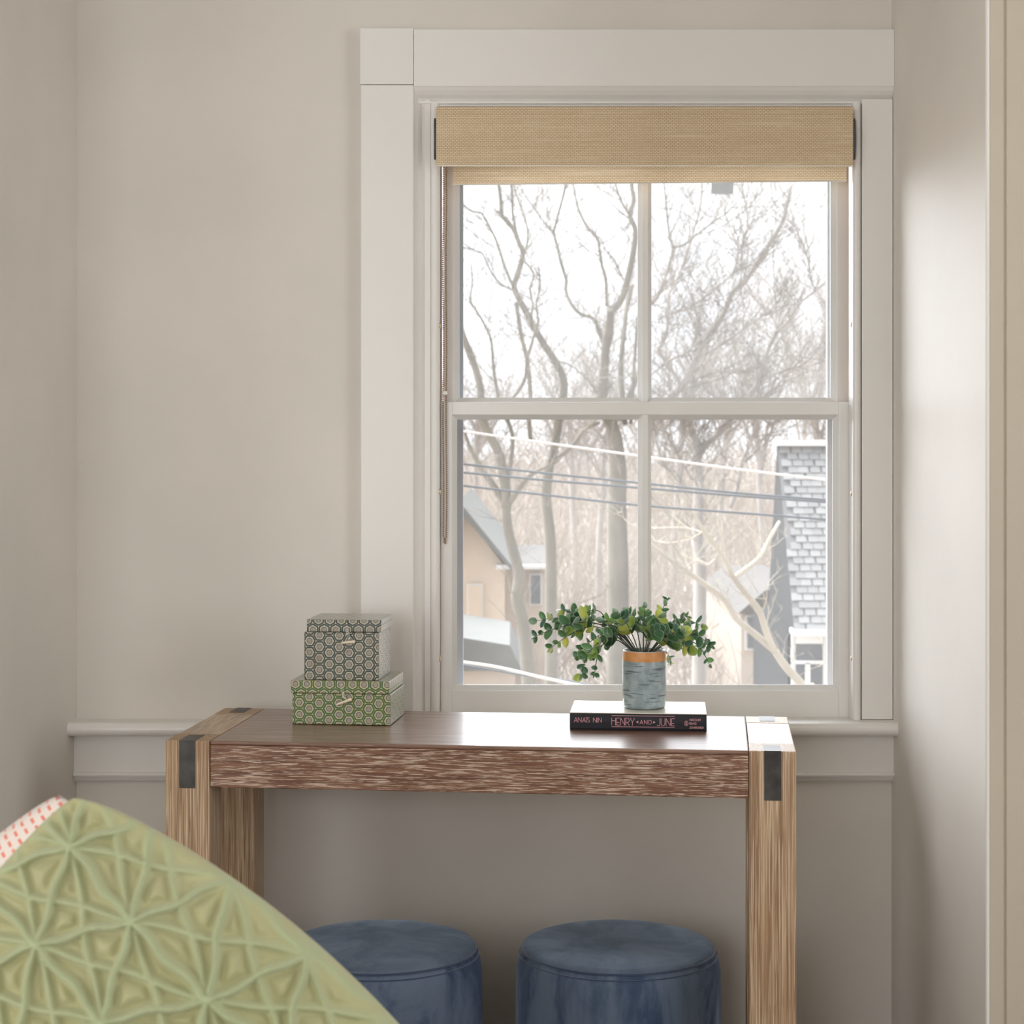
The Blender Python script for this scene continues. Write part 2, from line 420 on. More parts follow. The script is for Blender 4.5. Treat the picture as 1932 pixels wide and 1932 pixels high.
M['shadeshingle'] = paint('shade_dark_shingle', (30, 28, 27), 0.9, 0.3, 0.02, 9)  # near-black puts the gable's shade into the colour; the wall below shares it
M['slate'] = (lambda t: t.done(t.bsdf(t.ramp(t.n('ShaderNodeObjectInfo').outputs['Random'], [(0.0, lin(132, 131, 129)), (1.0, lin(152, 151, 149))]), 0.7)))(NT('pale_slate'))
M['underlay'] = paint('slate_bed', (124, 122, 120), 0.8)
M['wire'] = (lambda t: t.done(t.bsdf(lin(70, 74, 78), 0.6)))(NT('black_cable'))
M['wirepale'] = (lambda t: t.done(t.bsdf(lin(204, 196, 187), 0.5)))(NT('pale_cable'))

# ------------------------------------------------------------------ room shell
WY = 3.6                                  # inner face of the window wall
XL0, XL1 = PX(145, WY), PX(145, WY) - 0.04   # left niche wall, slightly splayed
XR = PX(1682, WY)
YN = 2.877                                # where the niche opens into the room
CEIL = 2.45
def struct(o, label, cat): return tag(o, label, cat, kind='structure')

OX0, OX1 = PX(806, WY), PX(1632, WY)      # rough opening of the window
OZ0, OZ1 = 0.735, PZ(186, WY)
bm = bmesh.new()
box(bm, XL0 - 0.16, OX0, WY, WY + 0.16, -0.02, CEIL)
box(bm, OX1, XR + 0.16, WY, WY + 0.16, -0.02, CEIL)
box(bm, OX0, OX1, WY, WY + 0.16, OZ1, CEIL)
box(bm, OX0, OX1, WY, WY + 0.16, -0.02, OZ0)
struct(bm_obj('wall_back', bm, M['wall']), 'beige painted wall around the sash window behind the table', 'wall')
bm = bmesh.new()
prism(bm, [(XL0, WY), (XL1, YN), (XL1 - 0.16, YN), (XL0 - 0.16, WY + 0.16), (XL0, WY + 0.16)], 'z', -0.02, CEIL)
struct(bm_obj('wall_left', bm, M['wall']), 'plain side wall at the left edge, left of the table', 'wall')
bm = bmesh.new(); box(bm, XR, XR + 0.06, YN, WY + 0.16, -0.02, CEIL)
struct(bm_obj('wall_right', bm, M['wall'], bevel=0.004), 'brightly lit side wall right of the window', 'wall')
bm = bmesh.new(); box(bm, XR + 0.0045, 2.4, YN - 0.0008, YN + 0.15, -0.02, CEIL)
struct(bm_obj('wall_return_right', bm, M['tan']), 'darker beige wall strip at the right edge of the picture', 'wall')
bm = bmesh.new(); box(bm, -2.6, XL1 - 0.003, YN + 0.004, YN + 0.15, -0.02, CEIL)
struct(bm_obj('wall_return_left', bm, M['wall']), 'wall facing the room left of the window niche', 'wall')
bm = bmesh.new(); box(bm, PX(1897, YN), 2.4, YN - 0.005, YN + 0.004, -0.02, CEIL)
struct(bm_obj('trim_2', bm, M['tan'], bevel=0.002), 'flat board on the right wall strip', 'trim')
bm = bmesh.new(); prism(bm, [(XR + 0.0035 * math.cos(a) + 0.001, YN + 0.0035 * math.sin(a)) for a in [i * math.pi / 5 for i in range(10)]], 'z', 0, CEIL)
struct(bm_obj('trim_3', bm, M['trim']), 'thin corner bead on the right wall edge', 'trim')
bm = bmesh.new()
for a, b, c, d in ((-2.5, 0.4, -0.02, CEIL), (1.8, YN + 0.15, -0.02, CEIL), (0.4, 1.8, -0.02, 0.75), (0.4, 1.8, 2.25, CEIL)): box(bm, 2.4, 2.55, a, b, c, d)
struct(bm_obj('wall_far_right', bm, M['wall']), 'far right wall of the room with one added opening for fill light', 'wall')
bm = bmesh.new()
for a, b, c, d in ((-2.5, -0.6, -0.02, CEIL), (0.8, YN + 0.15, -0.02, CEIL), (-0.6, 0.8, -0.02, 0.75), (-0.6, 0.8, 2.25, CEIL)): box(bm, -2.75, -2.6, a, b, c, d)
struct(bm_obj('wall_far_left', bm, M['wall']), 'far left wall of the room with one added opening for fill light', 'wall')
bm = bmesh.new()
for a, b, c, d in ((-2.75, -1.9, -0.02, CEIL), (-0.5, 2.55, -0.02, CEIL), (-1.9, -0.5, -0.02, 0.75), (-1.9, -0.5, 2.25, CEIL)): box(bm, a, b, -2.5, -2.35, c, d)
struct(bm_obj('wall_rear', bm, M['wall']), 'rear wall behind the viewer with one added opening for fill light', 'wall')
bm = bmesh.new(); box(bm, -2.75, 2.55, -2.5, WY + 0.16, -0.12, -0.0)
struct(bm_obj('floor', bm, M['floor']), 'brown wooden floor under the table', 'floor')
bm = bmesh.new(); box(bm, -2.75, 2.55, -2.5, WY + 0.16, CEIL, CEIL + 0.2)
struct(bm_obj('ceiling', bm, M['ceil']), 'pale ceiling over the room', 'ceiling')

# ------------------------------------------------------------------ window
WIN = struct(empty('window_1', (0, 0, 0)), 'white painted double-hung sash window with four panes', 'window')
CY = 3.572                                       # front of the casing boards
STZ = 0.755                                      # top of the window stool
bm = bmesh.new()
x = lambda p: PX(p, CY)
prism(bm, [(x(680), WY), (x(680), CY + 0.002), (x(681.5), CY), (x(779), CY), (x(781), CY + 0.003), (x(783), CY + 0.010), (x(788), CY + 0.018),
           (x(795), CY + 0.024), (x(803), CY + 0.026), (x(803), WY)], 'z', STZ, PZ(160.5, CY))
bm_obj('casing_board', bm, M['trim'], WIN)
bm = bmesh.new(); box(bm, x(679), x(780), CY - 0.002, WY, PZ(159.5, CY), PZ(53, CY))
bm_obj('corner_block', bm, M['trim'], WIN, bevel=0.0015)
z = lambda p: PZ(p, CY)
bm = bmesh.new()
prism(bm, [(WY, z(55)), (CY + 0.001, z(55)), (CY, z(56)), (CY, z(162)), (CY + 0.002, z(164)), (CY + 0.006, z(170)), (CY + 0.013, z(177)), (CY + 0.021, z(182)),
           (CY + 0.026, z(187)), (CY + 0.018, z(188)), (CY + 0.018, z(192)), (CY + 0.024, z(193)), (CY + 0.024, z(196)), (WY, z(196))], 'x', x(780.7), XR - 0.0005)
bm_obj('head_casing', bm, M['trim'], WIN)
YR = 3.583
bm = bmesh.new(); box(bm, PX(1626.5, YR), XR - 0.001, YR, WY, STZ, PZ(187, YR))
bm_obj('casing_board', bm, M['trim'], WIN, bevel=0.0012)
bm = bmesh.new(); box(bm, PX(1624, YR), PX(1627, YR), YR + 0.008, WY + 0.02, STZ + 0.001, PZ(192, YR))
bm_obj('gap', bm, M['crack'], WIN)
# jambs, stops
def stop(x0, x1, y0, y1, top):
    bm = bmesh.new(); w = x1 - x0; r = w * 0.45
    pr = [(x0, y1), (x0, y0 + r)] + [(x0 + r - r * math.cos(a), y0 + r - r * math.sin(a)) for a in (0.5, 1.05, 1.5)] + \
         [(x1 - r + r * math.cos(a), y0 + r - r * math.sin(a)) for a in (1.5, 1.05, 0.5)] + [(x1, y0 + r), (x1, y1)]
    prism(bm, pr, 'z', STZ - 0.005, top); return bm
bm_obj('stop_bead', stop(PX(812, 3.6), PX(829.5, 3.6), 3.588, 3.63, PZ(194, 3.6)), M['trim'], WIN)
bm_obj('stop_bead', stop(PX(1608, 3.59), PX(1624, 3.59), 3.583, 3.63, PZ(194, 3.6)), M['trim'], WIN)
box_obj('jamb', (PX(802, 3.6), PX(812.5, 3.6), 3.592, 3.63, STZ - 0.005, PZ(190, 3.6)), M['trim'], WIN)
box_obj('sash_track', (PX(806, 3.63), PX(830, 3.632), 3.628, 3.755, STZ - 0.02, PZ(190, 3.6)), M['track'], WIN)
box_obj('sash_track', (PX(1607.5, 3.632), PX(1632, 3.63), 3.628, 3.755, STZ - 0.02, PZ(190, 3.6)), M['track'], WIN)
box_obj('head_jamb', (PX(803, 3.6), PX(1630, 3.6), 3.60, 3.755, PZ(196, 3.6), PZ(184, 3.6)), M['trim'], WIN)

def sash(name, Y, xo0, xo1, yo0, yo1, st, bot, top, cs, muntin, cm, parent):
    """sash frame at depth Y; outer pixel box, widths of stile and rails in pixels, sloped glazing beads of width cs"""
    root = empty(name); root.parent = parent
    X = lambda p: PX(p, Y); Z = lambda p: PZ(p, Y)
    yb = Y + 0.035; yg = Y + 0.019
    xi0, xi1 = xo0 + st[0], xo1 - st[1]; yi0, yi1 = yo0 + top, yo1 - bot
    for a, b in ((xo0, xi0), (xi1, xo1)):
        box_obj('stile', (X(a), X(b), Y, yb, Z(yo1), Z(yo0)), M['sash'], root, 0.001)
    box_obj('top_rail', (X(xi0), X(xi1), Y, yb, Z(yi0), Z(yo0)), M['sash'], root, 0.001)
    box_obj('bottom_rail', (X(xi0), X(xi1), Y, yb, Z(yo1), Z(yi1)), M['sash'], root, 0.001)
    m0, m1 = muntin
    box_obj('muntin', (X(m0), X(m1), Y + 0.001, yb, Z(yi1), Z(yi0)), M['sash'], root, 0.001)
    for px0, px1, cl, cr in ((xi0, m0, cs, cm), (m1, xi1, cm, cs)):
        bm = bmesh.new()
        prism(bm, [(X(px0), Y + 0.002), (X(px0), yg), (X(px0 + cl), yg), (X(px0 + cl), yg - 0.004)], 'z', Z(yi1), Z(yi0))
        prism(bm, [(X(px1), Y + 0.002), (X(px1), yg), (X(px1 - cr), yg), (X(px1 - cr), yg - 0.004)], 'z', Z(yi1), Z(yi0))
        prism(bm, [(Y + 0.002, Z(yi0)), (yg, Z(yi0)), (yg, Z(yi0 + cs)), (yg - 0.004, Z(yi0 + cs))], 'x', X(px0), X(px1))
        prism(bm, [(Y + 0.002, Z(yi1)), (yg, Z(yi1)), (yg, Z(yi1 - cs)), (yg - 0.004, Z(yi1 - cs))], 'x', X(px0), X(px1))
        bm_obj('glazing_bead', bm, M['sash'], root)
        box_obj('pane', (X(px0 + 1), X(px1 - 1), yg, yg + 0.003, Z(yi1 - 1), Z(yi0 + 1)), M['glass'], root)
    return root
lower = sash('lower_sash', 3.632, 831, 1606.5, 758.5, 1358, (22, 24), 55, 24, 9, (1211, 1223), 6.5, WIN)
upper = sash('upper_sash', 3.673, 838, 1603, 216, 786, (19, 24), 26, 40, 10, (1211, 1223), 7, WIN)
Ys = 3.745
st = empty('storm_window'); st.parent = WIN
for nm, a, b, c, d in (('storm_stile', 846, 874, 200, 1300), ('storm_stile', 1561, 1592, 200, 1300), ('storm_rail', 874, 1561, 764, 780), ('storm_rail', 874, 1561, 200, 240), ('storm_rail', 846, 1592, 1300, 1345)):
    box_obj(nm, (PX(a, Ys), PX(b, Ys), Ys, Ys + 0.018, PZ(d, Ys), PZ(c, Ys)), M['alu'], st, 0.001)
box_obj('outer_sill', (OX0, OX1, 3.668, 3.80, PZ(1358, 3.7), PZ(1318, 3.7)), M['trim'], WIN, 0.002)
# little grey sticker on the upper right pane
Yk = 3.673 + 0.0185
for nm, a, b, c, d, y_, mt in (('sticker_border', 1341, 1385, 368, 330, Yk, M['stickeredge']), ('sticker', 1343, 1383, 365.5, 330, Yk - 0.0006, M['sticker'])):
    bm = bmesh.new(); bm.faces.new([bm.verts.new((PX(p, y_), y_, PZ(q, y_))) for p, q in ((a, c), (b, c), (b, d), (a, d))]); bm_obj(nm, bm, mt, WIN)
# brass stop adjusters
for px, rows in ((829, (614, 928, 1243)), (1607.5, (612, 931, 1242))):
    for py in rows:
        bm = bmesh.new(); c = P(px, py, 3.598)
        bmesh.ops.create_icosphere(bm, subdivisions=2, radius=0.0042, matrix=Matrix.Translation(c) @ Matrix.Diagonal((0.75, 1.4, 1.5, 1)))
        bm_obj('stop_screw', bm, M['brass'], WIN, True)

# stool (inner sill), apron and its moulding
SILL = struct(empty('trim_1'), 'white window sill and apron running behind the table', 'windowsill')
YF = 3.535; r = 0.0125; zb = STZ - 0.0265
bm = bmesh.new()
pr = [(3.634, STZ - 0.002), (YF + r + 0.004, STZ)] + [(YF + r - r * math.sin(a), (STZ + zb) / 2 + 0.0132 * math.cos(a)) for a in [0.25 + i * 0.33 for i in range(9)]] + [(YF + r, zb), (3.634, zb)]
prism(bm, pr, 'x', XL0 - 0.004, XR)
bm_obj('stool_board', bm, M['trim'], SILL)
bm = bmesh.new(); box(bm, XL0 - 0.001, XR, 3.58, WY, PZ(1457, 3.58), zb); bm_obj('apron', bm, M['trim'], SILL)
bm = bmesh.new(); za = PZ(1457, 3.575); zc = PZ(1477, 3.575)
prism(bm, [(WY, za), (3.577, za), (3.574, za - 0.002), (3.572, za - 0.005), (3.573, za - 0.008), (3.579, za - 0.0095), (3.581, za - 0.014), (3.584, za - 0.018), (3.588, zc), (WY, zc)], 'x', XL0 - 0.0005, XR)
bm_obj('apron_moulding', bm, M['trim'], SILL)

# ------------------------------------------------------------------ roller blind
BL = tag(empty('roller_blind', (PX(1216, 3.57), 3.57, PZ(312, 3.57))), 'beige woven roller blind rolled up at the top of the window', 'blind')
bx, by, bz = BL.location
Yv = 3.557
box_obj('valance', (PX(823, Yv) - bx, PX(1610, Yv) - bx, Yv - by, Yv + 0.006 - by, PZ(312, Yv) - bz, PZ(201, Yv) - bz), M['blind'], BL, 0.0015)
box_obj('valance_top', (PX(824, Yv) - bx, PX(1609, Yv) - bx, Yv + 0.006 - by, 3.584 - by, PZ(205, Yv) - bz, PZ(202.5, Yv) - bz), M['trim'], BL)
box_obj('hem', (PX(823, Yv) - bx, PX(1610, Yv) - bx, Yv - 0.0005 - by, Yv + 0.008 - by, PZ(313.5, Yv) - bz, PZ(311.5, Yv) - bz), M['cover'], BL)
for a, b in ((819, 823.5), (1608.5, 1613)):
    bm = bmesh.new()
    prism(bm, [(3.572 + 0.011 * math.cos(t) - by, PZ(262, 3.57) + 0.040 * math.sin(t) - bz) for t in [i * math.pi / 10 for i in range(20)]], 'x', PX(a, 3.572) - bx, PX(b, 3.572) - bx)
    bm_obj('end_cap', bm, M['darkplastic'], BL)
bm = bmesh.new()
lathe(bm, [(0, 0), (0.021, 0), (0.021, 1), (0, 1)], 24)
for v in bm.verts:
    X_, Y_, Z_ = v.co; v.co = (PX(845, 3.62) + Z_ * (PX(1600, 3.62) - PX(845, 3.62)) - bx, 3.622 + X_ - by, PZ(250, 3.62) + Y_ - bz)
bm_obj('roller', bm, M['blind'], BL, True)
Yf = 3.605
bm = bmesh.new()
bm.faces.new([bm.verts.new((PX(p, Yf) - bx, Yf - by, PZ(q, Yf) - bz)) for p, q in ((855, 348), (1597, 341), (1597, 250), (855, 250))])
bm_obj('shade', bm, M['blind'], BL)
bm = bmesh.new()
vs = [bm.verts.new((PX(p, Yf) - bx, y_ - by, PZ(q, Yf) - bz)) for y_ in (Yf - 0.001, Yf + 0.006) for p, q in ((855, 349), (1597, 342), (1597, 340), (855, 347))]
for f in ((0, 1, 2, 3), (7, 6, 5, 4), (0, 4, 5, 1), (1, 5, 6, 2), (2, 6, 7, 3), (3, 7, 4, 0)): bm.faces.new([vs[i] for i in f])
bm_obj('hem_bar', bm, M['cover'], BL)
# bead chain, two strands
bm = bmesh.new(); Yc = 3.618
za, ze = PZ(305, Yc) - bz, PZ(1030, Yc) - bz
n = int((za - ze) / 0.0041)
for i in range(n):
    for k, (p, dz) in enumerate(((836.6, 0.0), (842.2, 0.002))):
        zz = za - i * 0.0041 - dz
        sway = 0.0006 * math.sin(i * 0.09)
        pinch = 1.0 if i < n - 3 else 0.4
        c = Vector((PX(839.4 + (p - 839.4) * pinch, Yc) - bx + sway, Yc - by + (0.0015 if k else -0.0015), zz))
        bmesh.ops.create_icosphere(bm, subdivisions=1, radius=0.0021, matrix=Matrix.Translation(c))
bm_obj('bead_chain', bm, M['chain'], BL, True)
cl = bmesh.new(); box(cl, PX(835, Yc) - bx, PX(844, Yc) - bx, Yc - 0.004 - by, Yc + 0.004 - by, PZ(745, Yc) - bz, PZ(738, Yc) - bz)
bm_obj('chain_connector', cl, M['sash'], BL, bevel=0.001)

# ------------------------------------------------------------------ console table
TH = math.radians(6.3)
TB = tag(empty('console_table', (-0.0404, 3.2513, 0.0), -TH), 'brown limed-wood console table with iron corner straps under the window', 'table')
L, Dp, TZ, LG = 0.525, 0.19, 0.79, 0.0757
AZ = 0.078
g = 0.0009
for sx in (-1, 1):
    x0, x1 = (-L, -L + LG) if sx < 0 else (L - LG, L)
    for sy in (-1, 1):
        y0, y1 = (-Dp, -Dp + LG) if sy < 0 else (Dp - LG, Dp)
        lg = box_obj('leg', (x0, x1, y0, y1, 0.0, TZ), M['wood_leg'], TB, 0.0018)
        xc = (x0 + x1) / 2; hw = 0.0138
        fy = y0 if sy < 0 else y1
        bm = bmesh.new()
        box(bm, xc - hw, xc + hw, fy - 0.0007 if sy < 0 else fy - 0.003, fy + 0.003 if sy < 0 else fy + 0.0007, TZ - 0.080, TZ + 0.0005)
        a, b = (fy, fy + 0.058) if sy < 0 else (fy - 0.058, fy)
        box(bm, xc - hw, xc + hw, a, b, TZ - 0.003, TZ + 0.0006)
        bm_obj('strap', bm, M['iron'], lg)
    box_obj('side_rail', (x0 + 0.0004, x1 - 0.0004, -Dp + LG + g, Dp - LG - g, TZ - AZ, TZ - 0.0004), M['wood_cap'], TB, 0.0015)
bm = bmesh.new(); box(bm, -L + LG + g, L - LG - g, -Dp + 0.0015, Dp - 0.0015, TZ - 0.0072, TZ)
bm_obj('tabletop', bm, M['wood_top'], TB, bevel=0.0025, seg=3)
for y0, y1 in ((-Dp + 0.002, -Dp + 0.03), (Dp - 0.03, Dp - 0.002)):
    box_obj('apron', (-L + LG + g, L - LG - g, y0, y1, TZ - AZ, TZ - 0.0072), M['wood_apron'], TB, 0.0015)

# ------------------------------------------------------------------ velvet stools
def ottoman(loc, label, rz):
    o = tag(empty('round_stool', loc, rz), label, 'stool', 'velvet stools under the table')
    rr, h = 0.1815, 0.402
    bm = bmesh.new()
    lathe(bm, [(0, 0.0), (rr - 0.012, 0.0), (rr - 0.003, 0.006), (rr, 0.03), (rr + 0.001, 0.2), (rr, 0.34), (rr - 0.001, 0.362), (rr - 0.004, 0.378), (rr - 0.008, 0.388), (rr - 0.0125, 0.394), (rr - 0.02, 0.3955)], 72)
    for v in bm.verts:
        a = math.atan2(v.co.y, v.co.x); q = mnoise.noise(Vector((math.cos(a) * 3, math.sin(a) * 3, v.co.z * 6)))
        if v.co.length > 0.1: v.co.x *= 1 + 0.008 * q; v.co.y *= 1 + 0.008 * q
    bm_obj('body', bm, M['velvet'], o, True)
    bm = bmesh.new()
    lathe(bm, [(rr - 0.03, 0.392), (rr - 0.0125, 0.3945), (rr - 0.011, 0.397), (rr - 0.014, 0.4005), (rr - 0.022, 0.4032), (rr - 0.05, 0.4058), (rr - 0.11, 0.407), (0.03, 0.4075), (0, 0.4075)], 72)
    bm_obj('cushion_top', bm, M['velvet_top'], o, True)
    for rad, zz in ((rr - 0.0112, 0.3952),):
        tb = Tubes(); tb.add([(rad * math.cos(2 * math.pi * i / 72), rad * math.sin(2 * math.pi * i / 72), zz) for i in range(73)], 0.0021, 8, False)
        tb.obj('piping', M['piping'], o)
    tb = Tubes(); tb.add([((rr - 0.0062) * math.cos(2 * math.pi * i / 72), (rr - 0.0062) * math.sin(2 * math.pi * i / 72), 0.3862) for i in range(73)], 0.0012, 6, False)
    tb.obj('seam', M['piping'], o)
ottoman((PX(717, 3.29), 3.29, 0), 'round blue velvet stool under the table, half hidden by the green cushion', 0.4)
ottoman((PX(1166, 3.29), 3.29, 0), 'round blue velvet stool under the table, by its right legs', 2.1)

# ------------------------------------------------------------------ boxes
def box_uv(me, swap=False):
    uvl = me.uv_layers.new(name='uv')
    for p in me.polygons:
        nx, ny, nz_ = (abs(c) for c in p.normal)
        for li in p.loop_indices:
            c = me.vertices[me.loops[li].vertex_index].co
            u, v = (c.x, c.z) if ny >= nx and ny >= nz_ else ((c.y, c.z) if nx >= nz_ else (c.x, c.y))
            uvl.data[li].uv = (v, u) if swap else (u + 0.004, v + 0.003)

def brocade_box(name, loc, rz, w_, d_, h_, lid, mat, shift, label, peg):
    o = tag(empty(name, loc, rz), label, 'box')
    bm = bmesh.new(); box(bm, -w_ / 2, w_ / 2, -d_ / 2, d_ / 2, 0, h_ - lid - 0.0006)
    b = bm_obj('box_body', bm, mat, o, bevel=0.0014); box_uv(b.data)
    bm = bmesh.new(); box(bm, -w_ / 2 + shift, w_ / 2 + shift, -d_ / 2 - 0.0012, d_ / 2, h_ - lid, h_)
    l_ = bm_obj('lid', bm, mat, o, bevel=0.0016); box_uv(l_.data, True)
    # fabric loop and bone peg
    f = -d_ / 2 - 0.0025
    px_, pz_, tilt, ln = peg
    bm = bmesh.new()
    path = [(px_ - 0.006, h_ - 0.002), (px_ - 0.003, h_ - lid * 0.45), (px_ - 0.002, h_ - lid), (px_ + 0.002, pz_ + 0.005), (px_ + 0.004, pz_)]
    for (xa, za_), (xb, zb_) in zip(path, path[1:]):
        vs = [bm.verts.new(q) for q in ((xa - 0.0032, f + 0.0012, za_), (xa + 0.0032, f + 0.0012, za_), (xb + 0.0032, f - 0.0012, zb_), (xb - 0.0032, f - 0.0012, zb_),
                                        (xa - 0.0032, f - 0.0012, za_), (xa + 0.0032, f - 0.0012, za_), (xb + 0.0032, f - 0.003, zb_), (xb - 0.0032, f - 0.003, zb_))]
        for q in ((0, 1, 2, 3), (4, 7, 6, 5), (0, 4, 5, 1), (1, 5, 6, 2), (2, 6, 7, 3), (3, 7, 4, 0)): bm.faces.new([vs[i] for i in q])
    s_ = bm_obj('loop', bm, mat, o); box_uv(s_.data, True)
    tb = Tubes(); c, s = math.cos(tilt), math.sin(tilt)
    prof = [(-0.5, 0.0012), (-0.44, 0.0018), (-0.2, 0.0023), (0.1, 0.0026), (0.35, 0.0031), (0.46, 0.0032), (0.5, 0.0022)]
    tb.add([(px_ + k * ln * c, f - 0.0042, pz_ + k * ln * s) for k, q in prof], [q for k, q in prof], 10)
    tb.obj('peg', M['bone'], o)
    return o
brocade_box('keepsake_box', (-0.2943, 3.357, TZ + 0.0008), -math.radians(6.5), 0.177, 0.145, 0.0775, 0.0225, M['hex_green'], -0.0022,
            'wide green hexagon-brocade box standing on the table, under a darker box', (0.006, 0.041, 0.36, 0.031))
brocade_box('keepsake_box', (-0.2967, 3.352, TZ + 0.0008 + 0.0777), -math.radians(6.0), 0.1345, 0.117, 0.1075, 0.022, M['hex_dark'], 0.0045,
            'smaller black-green hexagon-brocade box on top of the wide green box', (0.0135, 0.068, 0.10, 0.025))

# ------------------------------------------------------------------ book
BK = tag(empty('hardcover_book', (0.2252, 3.294, TZ + 0.0002), -math.radians(5.0)), 'black-spined hardcover book lying on the table under the potted plant', 'book')
bw, bd, bt = 0.1185, 0.0735, 0.0305
box_obj('back_cover', (-bw, bw, -bd, bd, 0, 0.0026), M['spine'], BK, 0.0006)
box_obj('front_cover', (-bw, bw, -bd, bd, bt - 0.0026, bt), M['cover'], BK, 0.0006)
bm = bmesh.new()
prism(bm, [(-bd + 0.004, 0.0), (-bd + 0.001, 0.0), (-bd - 0.0015, 0.003), (-bd - 0.0022, bt * 0.5), (-bd - 0.0015, bt - 0.003), (-bd + 0.0005, bt - 0.0006), (-bd + 0.004, bt - 0.0006)], 'x', -bw, bw)
bm_obj('spine', bm, M['spine'], BK, bevel=0.0002, seg=1)
box_obj('page_block', (-bw + 0.003, bw - 0.003, -bd + 0.004, bd - 0.003, 0.0027, bt - 0.0027), M['paper'], BK)
# lettering: thin deco capitals drawn as strokes
def arc(cx, cy, rx, ry, a0, a1, n=8): return [(cx + rx * math.cos(math.radians(a0 + (a1 - a0) * i / n)), cy + ry * math.sin(math.radians(a0 + (a1 - a0) * i / n))) for i in range(n + 1)]
G = {
 'A': (0.62, [[(0, 0), (0.34, 1), (0.62, 0)], [(0.1, 0.3), (0.53, 0.3)]]),
 'N': (0.6, [[(0, 0), (0, 1), (0.6, 0), (0.6, 1)]]),
 'I': (0.02, [[(0.01, 0), (0.01, 1)]]),
 '!': (0.02, [[(0.01, 0), (0.01, 0.86)], [(-0.13, 1.06), (-0.05, 1.06)], [(0.07, 1.06), (0.15, 1.06)]]),
 'S': (0.4, [arc(0.22, 0.74, 0.2, 0.26, 30, 270, 8) + arc(0.2, 0.24, 0.2, 0.24, 90, -150, 8)]),
 'H': (0.56, [[(0, 0), (0, 1)], [(0.56, 0), (0.56, 1)], [(0, 0.6), (0.56, 0.6)]]),
 'E': (0.42, [[(0.42, 1), (0, 1), (0, 0), (0.42, 0)], [(0, 0.36), (0.36, 0.36)]]),
 'R': (0.5, [[(0, 0), (0, 1), (0.2, 1)] + arc(0.2, 0.68, 0.3, 0.32, 90, -90, 8) + [(0, 0.36)], [(0.2, 0.36), (0.5, 0)]]),
 'Y': (0.6, [[(0, 1), (0.3, 0.42), (0.6, 1)], [(0.3, 0.42), (0.3, 0)]]),
 'D': (0.6, [[(0, 0), (0, 1), (0.15, 1)] + arc(0.15, 0.5, 0.45, 0.5, 90, -90, 10) + [(0, 0)]]),
 'J': (0.34, [[(0.34, 1), (0.34, 0.2)] + arc(0.14, 0.2, 0.2, 0.24, 0, -150, 6)]),
 'U': (0.54, [[(0, 1), (0, 0.3)] + arc(0.27, 0.3, 0.27, 0.3, 180, 360, 8) + [(0.54, 1)]]),
 'C': (0.6, [arc(0.42, 0.5, 0.42, 0.5, 60, 300, 10)]),
 'O': (0.8, [arc(0.4, 0.5, 0.4, 0.5, 0, 360, 14)]),
 'T': (0.5, [[(0, 1), (0.5, 1)], [(0.25, 1), (0.25, 0)]]),
 'B': (0.46, [[(0, 0), (0, 1), (0.2, 1)] + arc(0.2, 0.76, 0.2, 0.24, 90, -90, 6) + arc(0.2, 0.26, 0.26, 0.26, 90, -90, 6) + [(0, 0)]]),
 'V': (0.6, [[(0, 1), (0.3, 0), (0.6, 1)]]),
 '<': (0.45, [[(0.4, 0.75), (0.05, 0.5), (0.4, 0.25)], [(0.4, 0.62), (0.22, 0.5), (0.4, 0.38)], [(0.4, 0.5), (0.05, 0.5)]]),
 '>': (0.45, [[(0.05, 0.75), (0.4, 0.5), (0.05, 0.25)], [(0.05, 0.62), (0.22, 0.5), (0.05, 0.38)], [(0.4, 0.5), (0.05, 0.5)]]),
 ' ': (0.35, []),
}
SPY = -bd - 0.0028
def ribbon(bm, pts, t):
    for (xa, za_), (xb, zb_) in zip(pts, pts[1:]):
        d = Vector((xb - xa, zb_ - za_)); ln = d.length
        if ln < 1e-7: continue
        d /= ln; e = d * (t * 0.35); nn = Vector((-d.y, d.x)) * (t / 2)
        q = [(xa - e.x + nn.x, za_ - e.y + nn.y), (xb + e.x + nn.x, zb_ + e.y + nn.y), (xb + e.x - nn.x, zb_ + e.y - nn.y), (xa - e.x - nn.x, za_ - e.y - nn.y)]
        v = [bm.verts.new((a, SPY, b)) for a, b in q]; u = [bm.verts.new((a, SPY + 0.0012, b)) for a, b in q]
        bm.faces.new(v); bm.faces.new(u[::-1])
        for i in range(4): bm.faces.new((v[i], u[i], u[(i + 1) % 4], v[(i + 1) % 4]))
def text(name, s, x0, x1, z0, h, t, gap=0.16):
    bm = bmesh.new()
    tot = sum(G[c][0] + gap for c in s) - gap; k = (x1 - x0) / tot; cx_ = x0
    for c in s:
        wd, st_ = G[c]
        for pl in st_: ribbon(bm, [(cx_ + a * k, z0 + b * h) for a, b in pl], t)
        cx_ += (wd + gap) * k
    return bm_obj(name, bm, M['ink'], BK)
bpx = lambda p: (p - 1203.5) / 257 * 2 * bw          # pixel column of the photo -> along the spine
bpz = lambda p: bt * (1380 - p) / 33.5               # pixel row -> up the spine
text('author_lettering', 'ANA!S NIN', bpx(1083), bpx(1135), bpz(1365), bpz(1356) - bpz(1365), 0.0007)
text('title_lettering', 'HENRY', bpx(1154), bpx(1197), bpz(1369.5), bpz(1356) - bpz(1369.5), 0.0008)
text('title_lettering', '<AND>', bpx(1200), bpx(1236), bpz(1367), bpz(1359.5) - bpz(1367), 0.0007, 0.3)
text('title_lettering', 'JUNE', bpx(1240), bpx(1272), bpz(1369.5), bpz(1356) - bpz(1369.5), 0.0008)
